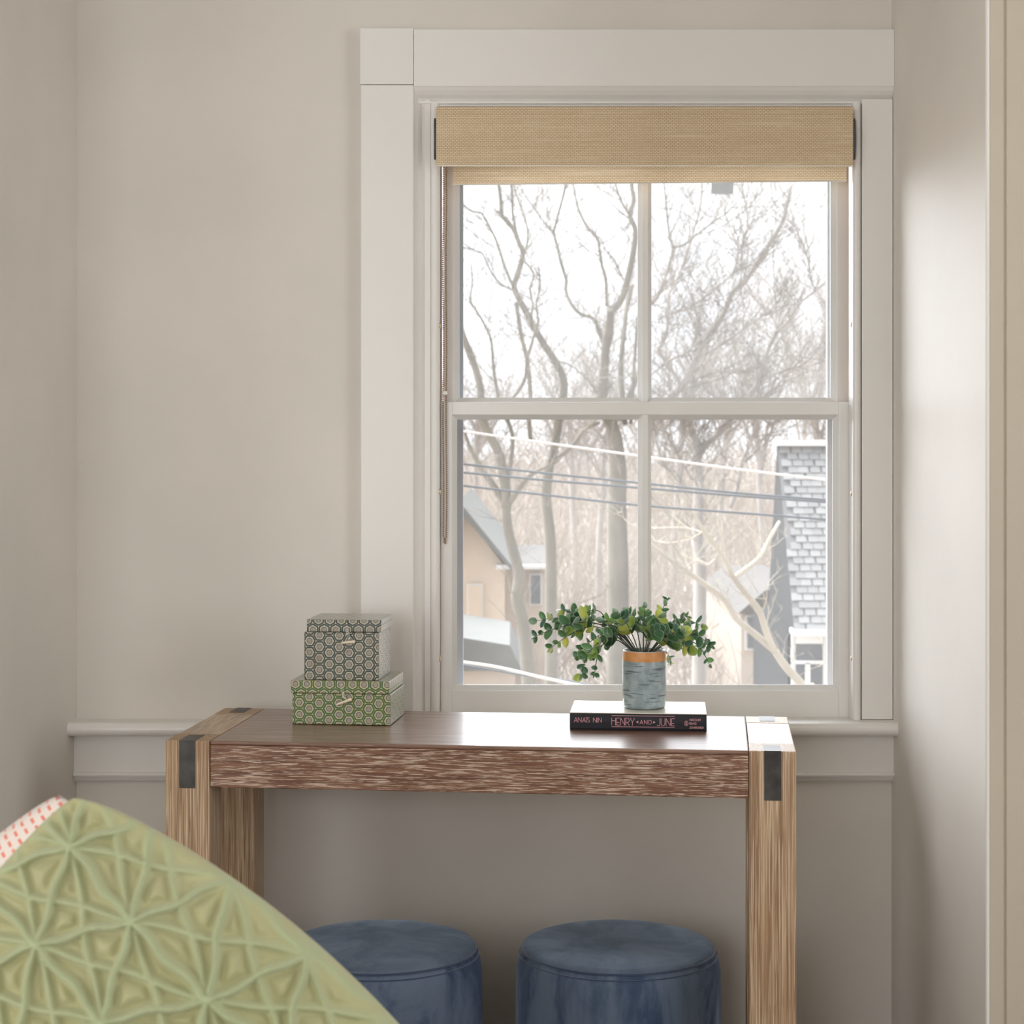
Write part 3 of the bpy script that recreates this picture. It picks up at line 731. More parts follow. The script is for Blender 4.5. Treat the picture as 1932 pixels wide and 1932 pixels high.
for zz in (1351.5, 1372.5):
    bm = bmesh.new(); ribbon(bm, [(bpx(1154), bpz(zz)), (bpx(1272), bpz(zz))], 0.0007); bm_obj('title_rule', bm, M['ink'], BK)
bm = bmesh.new(); cxs, czs = bpx(1294), bpz(1364.5)
ribbon(bm, [(cxs + 0.0034 * math.cos(a), czs + 0.0044 * math.sin(a)) for a in [i * math.pi / 9 for i in range(19)]], 0.0005)
ribbon(bm, arc(cxs, czs + 0.0014, 0.0014, 0.0013, -60, 240, 8), 0.0005); ribbon(bm, arc(cxs, czs - 0.0014, 0.0014, 0.0014, 120, 420, 8), 0.0005); ribbon(bm, [(cxs, czs - 0.003), (cxs, czs + 0.003)], 0.0005)
bm_obj('publisher_emblem', bm, M['ink'], BK)
text('publisher_lettering', 'HARCOURT', bpx(1300), bpx(1321), bpz(1359.5), bpz(1356) - bpz(1359.5), 0.0005)
text('publisher_lettering', 'BRACE', bpx(1300), bpx(1313), bpz(1366.5), bpz(1363) - bpz(1366.5), 0.0005)
text('publisher_lettering', 'JOVANOVICH', bpx(1300), bpx(1326), bpz(1374), bpz(1370.5) - bpz(1374), 0.0005)

# ------------------------------------------------------------------ potted plant
PB = Vector((PX(1215.5, 3.29), 3.29, TZ + 0.0002 + bt + 0.0003))
PL = tag(empty('potted_plant', PB), 'round-leaved green plant in a grey-blue glazed pot standing on the book', 'plant')
bm = bmesh.new()
lathe(bm, [(0, 0.0015), (0.030, 0.0015), (0.033, 0.0), (0.0362, 0.001), (0.0376, 0.006), (0.0384, 0.02), (0.0391, 0.05), (0.0392, 0.075), (0.0388, 0.0838)], 56)
pot = bm_obj('pot', bm, M['pot'], PL, True)
bm = bmesh.new(); lathe(bm, [(0.0388, 0.0837), (0.0386, 0.092), (0.0378, 0.1008)], 56); bm_obj('rim_band', bm, M['band'], pot, True)
bm = bmesh.new(); lathe(bm, [(0.0378, 0.1007), (0.0370, 0.1020), (0.0358, 0.1016), (0.0352, 0.0985), (0.0350, 0.094)], 56); bm_obj('pot_lip', bm, M['potrim'], pot, True)
bm = bmesh.new(); lathe(bm, [(0.0352, 0.0945), (0.02, 0.097), (0, 0.0975)], 32); bm_obj('filler', bm, M['soil'], PL, True)

def leaf_mesh(name, ratio, cup, n=10):
    me = bpy.data.meshes.new(name); v = [(0.0, 0.0, 0.0)]; uv = [0.0]; f = []
    v = [(0, 0.5, -cup * 0.25)]; rad = [0.0]
    for ring in (0.55, 1.0):
        for i in range(n):
            a = 2 * math.pi * i / n
            xx = 0.5 * ratio * math.sin(a) * ring; yy = 0.5 - 0.5 * math.cos(a) * ring
            if ring == 1.0 and i == n // 2: yy += 0.05
            v.append((xx, yy, cup * (abs(xx) * 0.9 + (yy - 0.5) ** 2 * 0.5) - (cup * 0.25 if ring < 1 else 0) * 0.5)); rad.append(ring)
    for i in range(n):
        j = (i + 1) % n
        f.append((0, 1 + i, 1 + j)); f.append((1 + i, 1 + n + i, 1 + n + j, 1 + j))
    me.from_pydata(v, [], f); me.update()
    ul = me.uv_layers.new(name='uv')
    for l in me.loops: ul.data[l.index].uv = (rad[l.vertex_index], 0)
    me.polygons.foreach_set('use_smooth', [True] * len(me.polygons)); me.materials.append(M['leaf'])
    return me
LM = [leaf_mesh('leaf_mesh', 0.82, 0.35), leaf_mesh('leaf_mesh', 0.92, 0.5), leaf_mesh('leaf_mesh', 0.6, 0.3)]
RL = random.Random(21)
def plant_stem(pts, dep, size, nleaf, taper=0.55, start=0.35):
    """pts in photo pixels at the pot's distance, dep = offset in depth at the tip"""
    q = []
    for i, (px, py) in enumerate(pts):
        t = i / (len(pts) - 1); D = 3.29 + dep * t
        q.append(P(px, py, D) - PB)
    ln = smooth_line(q, 6)
    tb = Tubes(); m = len(ln)
    tb.add(ln, [0.0012 * (1 - 0.6 * i / m) for i in range(m)], 5)
    s = tb.obj('stem', M['stem'], PL)
    acc = [0.0]
    for a, b in zip(ln, ln[1:]): acc.append(acc[-1] + (b - a).length)
    tot = acc[-1]; spin = RL.random() * 6
    npair = max(2, nleaf // 2)
    for k in range(npair + 1):
        t = start + (1 - start) * k / npair
        i = next((j for j in range(1, m) if acc[j] >= t * tot - 1e-9), m - 1)
        p = ln[i]; tg = (ln[i] - ln[i - 1]).normalized()
        spin += 1.57 + RL.uniform(-0.3, 0.3)
        side = tg.orthogonal().normalized(); side = Matrix.Rotation(spin, 3, tg) @ side
        for sg in ((1, -1) if k < npair else (1, -1, 0)):
            d = (side * sg * RL.uniform(0.8, 1.1) + tg * (0.55 if sg else 1.0) + Vector((RL.uniform(-.25, .25), RL.uniform(-.25, .25), RL.uniform(-.15, .3)))).normalized()
            nrm = tg * (1 if sg else 0) + Vector((0, -0.75, 0.45)) - d * 0.2
            if not sg: nrm = side
            xa = d.cross(nrm).normalized(); za_ = xa.cross(d).normalized()
            sc = 1.65 * size * (1 - taper * (k / npair)) * RL.uniform(0.85, 1.2)
            o = bpy.data.objects.new('leaf', LM[RL.choice((0, 0, 1, 1, 2))]); COL.objects.link(o); o.parent = s
            mt = Matrix((xa, d, za_)).transposed().to_4x4() @ Matrix.Diagonal((sc, sc, sc, 1)); mt.translation = p
            o.matrix_local = mt
S0 = lambda: (1215 + RL.uniform(-20, 20), 1233)
stems = [
 ([(1196, 1232), (1160, 1192), (1115, 1174), (1075, 1178), (1036, 1190), (1013, 1200)], -0.02, 0.0165, 12, .5, .5),
 ([(1200, 1232), (1165, 1188), (1120, 1176), (1085, 1172), (1050, 1166), (1014, 1171)], 0.015, 0.0165, 12, .5, .52),
 ([(1195, 1232), (1158, 1196), (1118, 1182), (1085, 1192), (1062, 1206), (1042, 1220)], -0.035, 0.0160, 10, .5, .5),
 ([(1202, 1232), (1170, 1190), (1130, 1172), (1104, 1162), (1080, 1156), (1066, 1154)], 0.03, 0.0155, 10, .4, .6),
 ([(1205, 1232), (1150, 1175), (1132, 1154), (1115, 1152), (1104, 1158)], 0.02, 0.012, 4, .3, .8),
 ([(1198, 1232), (1170, 1204), (1140, 1206), (1115, 1226), (1102, 1252), (1098, 1272)], -0.05, 0.0145, 10, .35, .35),
 ([(1200, 1232), (1172, 1200), (1146, 1206), (1130, 1230), (1124, 1255), (1122, 1270)], -0.04, 0.0130, 10, .5, .35),
 ([(1196, 1232), (1165, 1208), (1138, 1216), (1112, 1234), (1094, 1240)], -0.02, 0.0140, 10, .4, .3),
 ([(1200, 1232), (1176, 1196), (1150, 1190), (1122, 1204), (1104, 1222)], 0.03, 0.0150, 10, .4, .35),
 ([(1204, 1232), (1182, 1196), (1160, 1176), (1140, 1172)], 0.0, 0.0150, 10, .4, .4),
 ([(1206, 1232), (1192, 1195), (1178, 1170), (1166, 1160)], -0.03, 0.0150, 10, .45, .4),
 ([(1210, 1232), (1203, 1195), (1196, 1168), (1186, 1156)], 0.03, 0.0150, 10, .45, .4),
 ([(1214, 1232), (1214, 1195), (1216, 1165), (1216, 1148)], -0.01, 0.0140, 10, .5, .4),
 ([(1218, 1232), (1228, 1196), (1242, 1166), (1252, 1145), (1257, 1133)], 0.02, 0.0120, 10, .5, .4),
 ([(1220, 1232), (1230, 1200), (1238, 1180), (1246, 1168)], -0.05, 0.0170, 10, .35, .35),
 ([(1216, 1232), (1222, 1206), (1232, 1192), (1240, 1190)], -0.06, 0.0165, 8, .3, .4),
 ([(1224, 1232), (1250, 1198), (1272, 1178), (1292, 1164)], 0.03, 0.0150, 10, .4, .35),
 ([(1226, 1232), (1256, 1200), (1284, 1184), (1306, 1174), (1322, 1180)], 0.01, 0.0150, 12, .45, .35),
 ([(1228, 1232), (1262, 1204), (1294, 1196), (1318, 1200), (1336, 1216)], -0.03, 0.0160, 12, .45, .35),
 ([(1230, 1232), (1266, 1208), (1298, 1206), (1322, 1224), (1332, 1240), (1337, 1252)], 0.0, 0.0140, 14, .6, .35),
 ([(1230, 1232), (1258, 1212), (1282, 1210), (1300, 1224)], -0.05, 0.0165, 10, .3, .35),
 ([(1230, 1232), (1246, 1222), (1258, 1232), (1264, 1250)], 0.05, 0.0100, 6, .5, .6),
 ([(1222, 1232), (1244, 1210), (1264, 1196), (1284, 1192)], -0.06, 0.0165, 10, .35, .35),
]
for a in stems: plant_stem(*a)

# ------------------------------------------------------------------ cushions and the bed they lie on
def cushion(name, a, thick, N, mat, ridges=None, uvm=False, pw=0.42, bulge=0.05):
    """pillow in local coords: x,z in the plane, front toward -y"""
    u = np.linspace(-1, 1, N); U, V = np.meshgrid(u, u, indexing='ij')
    # rounded corners and slightly convex sides
    k = 0.025
    X = U * (1 + 0.02 * (1 - V ** 2)) * (1 - k * (U ** 2 * V ** 2) ** 5); Z = V * (1 + bulge * np.clip(V, 0, 1) * (1 - U ** 2)) * (1 - k * (U ** 2 * V ** 2) ** 5)
    H = thick * (np.clip(1 - U ** 2, 0, 1) * np.clip(1 - V ** 2, 0, 1)) ** pw
    X *= a; Z *= a
    ridge = np.zeros_like(X); disp = np.zeros_like(X)
    if ridges is not None: ridge, disp = ridges(X, Z)
    edge = np.clip((1 - np.maximum(abs(U), abs(V))) * 14, 0, 1)
    Yf_ = -(H + disp * edge); Yb_ = H
    n = N * N
    verts = np.concatenate([np.stack([X, Yf_, Z], -1).reshape(-1, 3), np.stack([X, Yb_, Z], -1).reshape(-1, 3)])
    I = np.arange(n).reshape(N, N)
    q = np.stack([I[:-1, :-1], I[1:, :-1], I[1:, 1:], I[:-1, 1:]], -1).reshape(-1, 4)
    faces = np.concatenate([q, q[:, ::-1] + n])
    me = bpy.data.meshes.new(name); me.from_pydata(verts.tolist(), [], faces.tolist()); me.update()
    at = me.attributes.new('ridge', 'FLOAT', 'POINT'); at.data.foreach_set('value', np.concatenate([ridge.ravel(), ridge.ravel() * 0]).astype(np.float32))
    if uvm:
        ul = me.uv_layers.new(name='uv'); li = np.zeros(len(me.loops), np.int32); me.loops.foreach_get('vertex_index', li)
        ul.data.foreach_set('uv', verts[li][:, [0, 2]].astype(np.float32).ravel())
    bm_ = bmesh.new(); bm_.from_mesh(me); bmesh.ops.remove_doubles(bm_, verts=list(bm_.verts), dist=1e-6); bm_.to_mesh(me); bm_.free()
    return link(name, me, mat, None, True)

def tuck_ridges(X, Z):
    """sewn pintucks running between gathered knots"""
    rg = random.Random(5)
    s = 0.088; nodes = {}
    for j in range(-6, 7):
        for i in range(-6, 7):
            x_ = (i + 0.5 * (j % 2)) * s; z_ = j * s * 0.80
            nodes[(i, j)] = (x_ + rg.uniform(-.006, .006), z_ + rg.uniform(-.006, .006))
    segs = []
    for (i, j), p in nodes.items():
        o = j % 2
        for d in ((1, 0), (o, 1), (o - 1, 1), (o + 1, 1), (o - 2, 1)):
            q = nodes.get((i + d[0], j + d[1]))
            if q: segs.append((p, q, 1.0 if d in ((1, 0), (o, 1), (o - 1, 1)) else 0.75))
    ridge = np.zeros_like(X); dip = np.zeros_like(X)
    for p, q, wgt in segs:
        px, pz = p; qx, qz = q; dx, dz = qx - px, qz - pz; l2 = dx * dx + dz * dz
        t = np.clip(((X - px) * dx + (Z - pz) * dz) / l2, 0, 1)
        wob = 0.0022 * np.sin(t * 9 + px * 90)
        ln = math.sqrt(l2)
        dist = np.abs(((X - px) * dz - (Z - pz) * dx) / ln + wob * np.sin(np.pi * t))
        dist = np.where((t <= 0) | (t >= 1), np.hypot(X - px - t * dx, Z - pz - t * dz), dist)
        r_ = wgt * np.exp(-(dist / 0.0038) ** 2)
        ridge = np.maximum(ridge, r_)
        dip = np.maximum(dip, np.exp(-(dist / 0.0105) ** 2))
    knot = np.zeros_like(X)
    for p in nodes.values(): knot = np.maximum(knot, np.exp(-(((X - p[0]) ** 2 + (Z - p[1]) ** 2) / 0.016 ** 2)))
    disp = ridge * 0.0180 - dip * 0.0165 + knot * 0.003 + 0.0025 * np.sin(X * 70 + Z * 45) * (1 - dip)
    return ridge, disp

BEDZ = 0.301
BED = tag(empty('bed', (-0.95, 0.75, 0)), 'low bed with pale linen below the green cushion', 'bed')
bm = bmesh.new(); box(bm, -1.0, 1.0, -0.9, 1.35, BEDZ - 0.16, BEDZ); bm_obj('mattress', bm, M['linen'], BED, bevel=0.05, seg=4)
box_obj('bed_frame', (-1.0, 1.0, -0.9, 1.35, 0.08, BEDZ - 0.158), M['bedbase'], BED, 0.01)
for sx in (-0.94, 0.94):
    for sy in (-0.84, 1.29):
        box_obj('leg', (sx - 0.04, sx + 0.04, sy - 0.04, sy + 0.04, 0, 0.082), M['bedbase'], BED, 0.004)

def place_pillow(o, corner, a, roll, tilt, turn):
    """local top corner (after rolling the square by `roll`) is put at the world point `corner`"""
    rot = Matrix.Rotation(turn, 4, 'Z') @ Matrix.Rotation(-tilt, 4, 'X') @ Matrix.Rotation(roll, 4, 'Y')
    c = rot @ Vector((-a, 0, a)) * 0.975
    o.matrix_world = Matrix.Translation(Vector(corner) - c) @ rot
GA = 0.250
gc = tag(cushion('throw_cushion', GA, 0.105, 320, M['sage'], tuck_ridges, False, 0.55, 0.15), 'sage green pintucked cushion in the foreground, lower left', 'cushion')
place_pillow(gc, P(138, 1506, 1.62), GA, math.radians(40), math.radians(8), math.radians(0))
CA = 0.24
cc = tag(cushion('throw_cushion', CA, 0.06, 60, M['coral'], None, True, 0.35, 0.02), 'white cushion with coral dashes peeking out behind the green cushion', 'cushion')
place_pillow(cc, P(112, 1500, 1.80), CA, math.radians(50), math.radians(10), math.radians(0))

# ------------------------------------------------------------------ outdoors
GZ = -3.2
def ground_z(X_, D):
    t = min(max((D - 26) / 60, 0), 1)
    return GZ + 2.7 * t * t * (3 - 2 * t) + 0.25 * math.sin(X_ * 0.35 + D * 0.1) * t
bm = bmesh.new(); rows = []
for j in range(40):
    D = 6 + 100 * (j / 39) ** 1.5
    rows.append([bm.verts.new((xx := (-40 + 80 * i / 39) * (0.4 + D / 60), D, ground_z(xx, D))) for i in range(40)])
for j in range(39):
    for i in range(39): bm.faces.new((rows[j][i], rows[j][i + 1], rows[j + 1][i + 1], rows[j + 1][i]))
tag(bm_obj('hillside', bm, M['hill'], None, True), 'dry brown hillside beyond the window', 'hillside', kind='structure')

def add_twigs(tb, line, rad0, D, rg, dens, ln_px, up=0.5, sub=3, thin=0.9):
    """side shoots with their own shoots along a limb (a list of 3D points)"""
    k = D / F
    tot = sum((b - a).length for a, b in zip(line, line[1:]))
    cnt = max(1, int(tot / k / dens))
    for c in range(cnt):
        t = rg.uniform(0.12, 1.0); i = min(int(t * (len(line) - 1)), len(line) - 2)
        p = line[i].lerp(line[i + 1], t * (len(line) - 1) - i); tg = (line[i + 1] - line[i]).normalized()
        d = (tg * rg.uniform(0.3, 1.0) + Vector((rg.uniform(-1, 1), rg.uniform(-1, 1), rg.uniform(-0.35, 0.9) * up * 1.6))).normalized()
        def shoot(p, d, L, r, depth):
            pts = [p]; n = 5 if depth else 4
            for s in range(n):
                d = (d + Vector((rg.uniform(-.28, .28), rg.uniform(-.28, .28), rg.uniform(-.18, .30)))).normalized()
                pts.append(pts[-1] + d * (L / n))
            tb.add(pts, [r * (1 - 0.65 * q / n) for q in range(n + 1)], 3, False)
            if depth:
                for s in range(rg.randint(2, sub + 1)):
                    q = pts[rg.randint(1, n)]
                    dd = (d + Vector((rg.uniform(-1, 1), rg.uniform(-1, 1), rg.uniform(-.5, .8)))).normalized()
                    shoot(q, dd, L * rg.uniform(0.35, 0.65), r * 0.62, depth - 1)
        shoot(p, d, rg.uniform(*ln_px) * k, rg.uniform(0.8, 1.5) * thin * k, 2)

def bare_tree(label, D, limbs, mat, seed, dens=16, ln_px=(45, 130), base=None, sub=3, twig=None, group=None):
    rg = random.Random(seed); k = D / F
    b = base if base else (limbs[0][2][0][0], 0)
    X0 = PX(b[0], D)
    gz = ground_z(X0, D) - 0.05
    T = tag(empty('bare_tree', (X0, D, gz)), label, 'tree', group)
    org = Vector((X0, D, gz)); tw = Tubes()
    # trunk goes down to the ground
    first = True
    if len(limbs) > 1 and base is None:
        w0, w1, pts = limbs[0]; limbs = [(w0, limbs[1][0] * 0.8, list(pts) + list(limbs[1][2][1:3]))] + list(limbs[1:])
    for w0, w1, pts in limbs:
        lean = rg.uniform(-1, 1) * 0.9; m = len(pts); q = []
        for i, (px, py) in enumerate(pts):
            dd = D + (0 if first else lean * (i / (m - 1)) ** 1.2)
            q.append(P(px, py, dd) - org)
        if first:
            q = [Vector((0, 0, 0)), q[0].lerp(Vector((0, 0, 0)), 0.5)] + q; m += 2
        ln = smooth_line(q, 4); n = len(ln)
        tb = Tubes(); rad = []
        for i in range(n):
            t = i / (n - 1); r_ = (w0 + (w1 - w0) * t) / 2 * k
            rad.append(r_ * (1 + 0.10 * mnoise.noise(ln[i] * 3.0)))
        tb.add(ln, rad, 8 if w0 > 6 else 5)
        tb.obj('trunk' if first else 'limb', mat, T)
        add_twigs(tw, ln[(8 if first else 0):], w1, D, rg, dens, ln_px, sub=sub)
        first = False
    o = tw.obj('twigs', twig or M['twig'], T, False); o['kind'] = 'stuff'
    return T

bare_tree('tall bare tree seen through the left panes, trunk forking low', 17.0, [
 (30, 22, [(998, 1310), (994, 1248), (988, 1180), (976, 1130), (980, 1087), (966, 1031), (958, 996), (955, 958)]),
 (20, 12, [(955, 958), (953, 910), (941, 856), (925, 824), (909, 792), (908, 759), (905, 726), (896, 693), (884, 661), (872, 630), (860, 590)]),
 (9, 2.5, [(958, 905), (966, 856), (966, 818), (954, 785), (942, 759), (935, 721), (930, 684), (926, 640), (910, 605), (896, 582), (888, 565), (891, 528), (889, 498)]),
 (14, 6, [(955, 955), (930, 915), (905, 880), (885, 840), (872, 800)]),
 (13, 6, [(960, 950), (985, 915), (1005, 893), (1035, 878)]),
 (8, 3, [(958, 794), (963, 759), (980, 735), (991, 712), (994, 679), (1001, 654), (1010, 626), (1015, 605), (1012, 575), (1019, 540), (1016, 505)]),
], M['bark'], 1, 22)
bare_tree('bare tree with thick twisting stem in the upper left pane', 19.0, [
 (26, 18, [(1040, 1320), (1040, 1150), (1038, 1017), (1030, 937), (1036, 880), (1044, 856), (1050, 822), (1055, 790)]),
 (16, 12, [(1055, 792), (1061, 759), (1064, 726), (1059, 703), (1043, 675), (1026, 649), (1012, 626), (1001, 605), (989, 582), (975, 556)]),
 (12, 6, [(975, 556), (970, 540), (977, 516), (984, 493), (986, 474), (980, 460), (970, 435), (956, 416), (947, 405), (944, 370), (938, 330)]),
 (5, 3, [(984, 493), (992, 470), (996, 440), (988, 405), (978, 380), (970, 350), (966, 320)]),
 (6, 3, [(970, 545), (952, 502), (942, 470), (933, 446), (917, 416), (908, 402), (891, 398), (870, 384)]),
 (4.5, 2, [(966, 547), (947, 537), (933, 523), (921, 502), (910, 479), (894, 472), (868, 466)]),
 (6, 3, [(1012, 626), (1003, 600), (1005, 575), (1000, 545), (1008, 520), (1000, 505), (990, 495)]),
 (6, 3.5, [(980, 460), (972, 430), (967, 400), (966, 358), (962, 320)]),
 (10, 7, [(1036, 880), (1063, 856), (1085, 835), (1103, 810), (1130, 797)]),
 (9, 8, [(1001, 830), (998, 794), (1001, 759), (998, 707), (992, 668), (985, 640), (980, 612), (974, 570)]),
 (4, 1.5, [(1045, 680), (1065, 685), (1085, 695), (1105, 715), (1130, 735)]),
], M['bark'], 2, 20)
bare_tree('broad bare tree behind the middle muntin, limbs spreading upward', 21.0, [
 (52, 40, [(1165, 1330), (1166, 1100), (1164, 960), (1165, 883), (1160, 830), (1150, 790)]),
 (22, 15, [(1148, 795), (1136, 759), (1140, 703), (1143, 656), (1150, 621), (1152, 586)]),
 (15, 7, [(1152, 586), (1166, 575), (1178, 551), (1185, 523), (1194, 481), (1199, 435), (1189, 407), (1196, 377), (1192, 351), (1196, 320)]),
 (8, 4, [(1141, 660), (1129, 621), (1117, 600), (1096, 593), (1080, 577), (1068, 551), (1068, 528), (1059, 498), (1052, 467), (1045, 439), (1050, 418), (1057, 390), (1066, 356), (1068, 325)]),
 (4, 2, [(1045, 439), (1026, 418), (1003, 386), (984, 356), (975, 325)]),
 (6.5, 3.5, [(1145, 578), (1143, 528), (1136, 502), (1131, 470), (1127, 451), (1108, 428), (1094, 402), (1087, 377), (1082, 350), (1076, 320)]),
 (3.5, 2, [(1175, 526), (1159, 491), (1143, 472), (1133, 449)]),
 (11, 9, [(1180, 800), (1175, 759), (1171, 691), (1178, 621), (1182, 582), (1192, 540)]),
 (13, 8, [(1170, 790), (1190, 740), (1206, 700), (1212, 660)]),
 (7, 5, [(1190, 800), (1200, 640), (1206, 590), (1226, 575), (1240, 561), (1254, 528), (1268, 481), (1270, 467)]),
 (5, 3, [(1270, 467), (1263, 446), (1258, 400), (1254, 358), (1250, 320)]),
 (4, 2, [(1272, 468), (1293, 460), (1316, 442), (1344, 421), (1372, 400), (1395, 378)]),
 (5, 3, [(1189, 407), (1175, 385), (1165, 360), (1158, 330)]),
], M['bark'], 3, 17)
bare_tree('wide bare tree filling the right panes with slanting limbs', 24.0, [
 (30, 22, [(1318, 1330), (1321, 1071), (1316, 1018), (1318, 964), (1318, 900), (1314, 870), (1316, 843)]),
 (15, 10, [(1316, 845), (1306, 815), (1300, 794), (1298, 760)]),
 (8, 4, [(1300, 790), (1290, 740), (1262, 690), (1242, 662), (1251, 647), (1259, 617), (1261, 575), (1263, 551), (1277, 530), (1302, 460), (1312, 423), (1321, 391), (1325, 340)]),
 (5, 3, [(1212, 720), (1230, 705), (1265, 679), (1298, 663), (1330, 630), (1349, 610), (1365, 585)]),
 (17, 6, [(1230, 790), (1258, 756), (1289, 724), (1302, 700), (1321, 665), (1335, 637), (1351, 614), (1372, 575), (1384, 549), (1410, 526), (1435, 488), (1463, 442), (1480, 407), (1492, 350)]),
 (4.5, 2.5, [(1240, 602), (1263, 593), (1300, 582), (1330, 558), (1363, 533), (1386, 512), (1421, 493), (1440, 470)]),
 (14, 11, [(1316, 850), (1351, 824), (1367, 802), (1390, 775), (1405, 756)]),
 (11, 4, [(1405, 756), (1428, 726), (1438, 691), (1454, 649), (1466, 628), (1489, 605), (1505, 577), (1531, 554), (1560, 530)]),
 (4.5, 3, [(1300, 723), (1330, 707), (1384, 698), (1410, 707), (1428, 726)]),
 (6.5, 3, [(1433, 721), (1468, 703), (1503, 693), (1556, 682), (1590, 670)]),
 (5.5, 3, [(1333, 668), (1363, 649), (1386, 633), (1421, 607), (1445, 591), (1470, 570)]),
 (3.5, 2, [(1556, 572), (1535, 540), (1526, 502), (1519, 474), (1503, 435), (1494, 400)]),
 (4, 2, [(1386, 512), (1392, 480), (1393, 467), (1378, 435), (1372, 410)]),
 (4, 2, [(1400, 500), (1400, 460), (1410, 423), (1405, 376), (1398, 340)]),
 (9, 5, [(1378, 958), (1394, 910), (1399, 872), (1413, 843), (1429, 797), (1448, 750), (1475, 715)]),
 (7, 3, [(1295, 925), (1281, 910), (1257, 883), (1240, 843), (1232, 797), (1222, 760)]),
 (5, 3, [(1306, 905), (1284, 868), (1262, 830), (1250, 795)]),
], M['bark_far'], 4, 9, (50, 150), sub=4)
bare_tree('pale smooth-barked tree leaning up from the lower right corner of the window', 11.5, [
 (19, 15, [(1545, 1345), (1516, 1296), (1482, 1257), (1462, 1228)]),
 (14, 5, [(1462, 1230), (1446, 1193), (1432, 1151), (1407, 1120), (1382, 1087), (1368, 1056), (1334, 1010), (1316, 983), (1302, 964), (1267, 961)]),
 (14, 7, [(1462, 1228), (1424, 1196), (1390, 1168), (1365, 1129), (1331, 1103), (1292, 1075), (1256, 1050), (1225, 1024), (1195, 990)]),
 (12, 7, [(1384, 1092), (1401, 1078), (1432, 1053), (1452, 1017), (1470, 985)]),
 (5, 3, [(1370, 1040), (1362, 1010), (1351, 972), (1329, 937), (1318, 910)]),
 (4.5, 2, [(1332, 1008), (1305, 998), (1270, 995), (1232, 997)]),
 (4, 2, [(1325, 1004), (1300, 1018), (1262, 1024), (1235, 1020)]),
 (4, 2, [(1292, 1075), (1310, 1060), (1335, 1066), (1352, 1050)]),
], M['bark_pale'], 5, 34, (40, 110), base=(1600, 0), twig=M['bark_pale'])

# further trees, distance haze put into their pale bark colour
rgf = random.Random(77)
for i, (px, D, top, lean) in enumerate(((892, 38, 700, 10), (1085, 42, 640, -14), (1130, 36, 760, 18), (1270, 40, 620, 20), (1352, 44, 560, 26), (1440, 38, 600, -16), (1508, 48, 560, 14), (1560, 40, 640, -20), (1215, 46, 700, 8))):
    limbs = [(16, 8, [(px, 1040), (px + lean * .4, 930), (px + lean * .6, 850), (px + lean, 780)])]
    for s in range(6):
        sx = rgf.choice((-1, 1)); b = rgf.uniform(0.1, 1.0)
        x0_, y0_ = px + lean * b, 960 - 180 * b; hgt = (y0_ - top) * rgf.uniform(0.6, 1.1)
        limbs.append((rgf.uniform(4, 7), 2, [(x0_, y0_), (x0_ + sx * rgf.uniform(8, 30), y0_ - hgt * .35), (x0_ + sx * rgf.uniform(25, 60), y0_ - hgt * .7), (x0_ + sx * rgf.uniform(35, 95), y0_ - hgt)]))
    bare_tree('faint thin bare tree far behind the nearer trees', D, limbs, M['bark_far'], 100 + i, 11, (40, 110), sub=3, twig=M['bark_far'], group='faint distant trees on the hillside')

# brush on the hillside: nobody could count it
tb = Tubes(); rb = random.Random(9)
for i in range(5200):
    D = rb.uniform(27, 78); sx = rb.uniform(-0.075, 0.215); X_ = sx * D
    zz = ground_z(X_, D) - 0.05; h = rb.uniform(0.8, 3.4) * (0.7 + 0.5 * mnoise.noise(Vector((X_ * 0.5, D * 0.15, 0))))
    p = Vector((X_, D, zz)); d = Vector((rb.uniform(-.35, .35), rb.uniform(-.2, .2), 1)).normalized(); pts = [p]
    for s in range(4):
        d = (d + Vector((rb.uniform(-.3, .3), rb.uniform(-.2, .2), rb.uniform(-.1, .1)))).normalized(); pts.append(pts[-1] + d * h / 4)
    r0 = rb.uniform(0.8, 2.4) * D / F
    tb.add(pts, [r0 * (1 - 0.18 * s) for s in range(5)], 3, False)
    for s in range(2):
        q = pts[rb.randint(1, 3)]; dd = Vector((rb.uniform(-1, 1), rb.uniform(-.5, .5), rb.uniform(0.2, 1))).normalized()
        tb.add([q, q + dd * h * 0.2, q + (dd + Vector((0, 0, .3))) * h * 0.42], [r0 * .6, r0 * .5, r0 * .3], 3, False)
tag(tb.obj('brush', M['brush'], None, False), 'tangle of dry leafless brush covering the hillside', 'brush', kind='stuff')

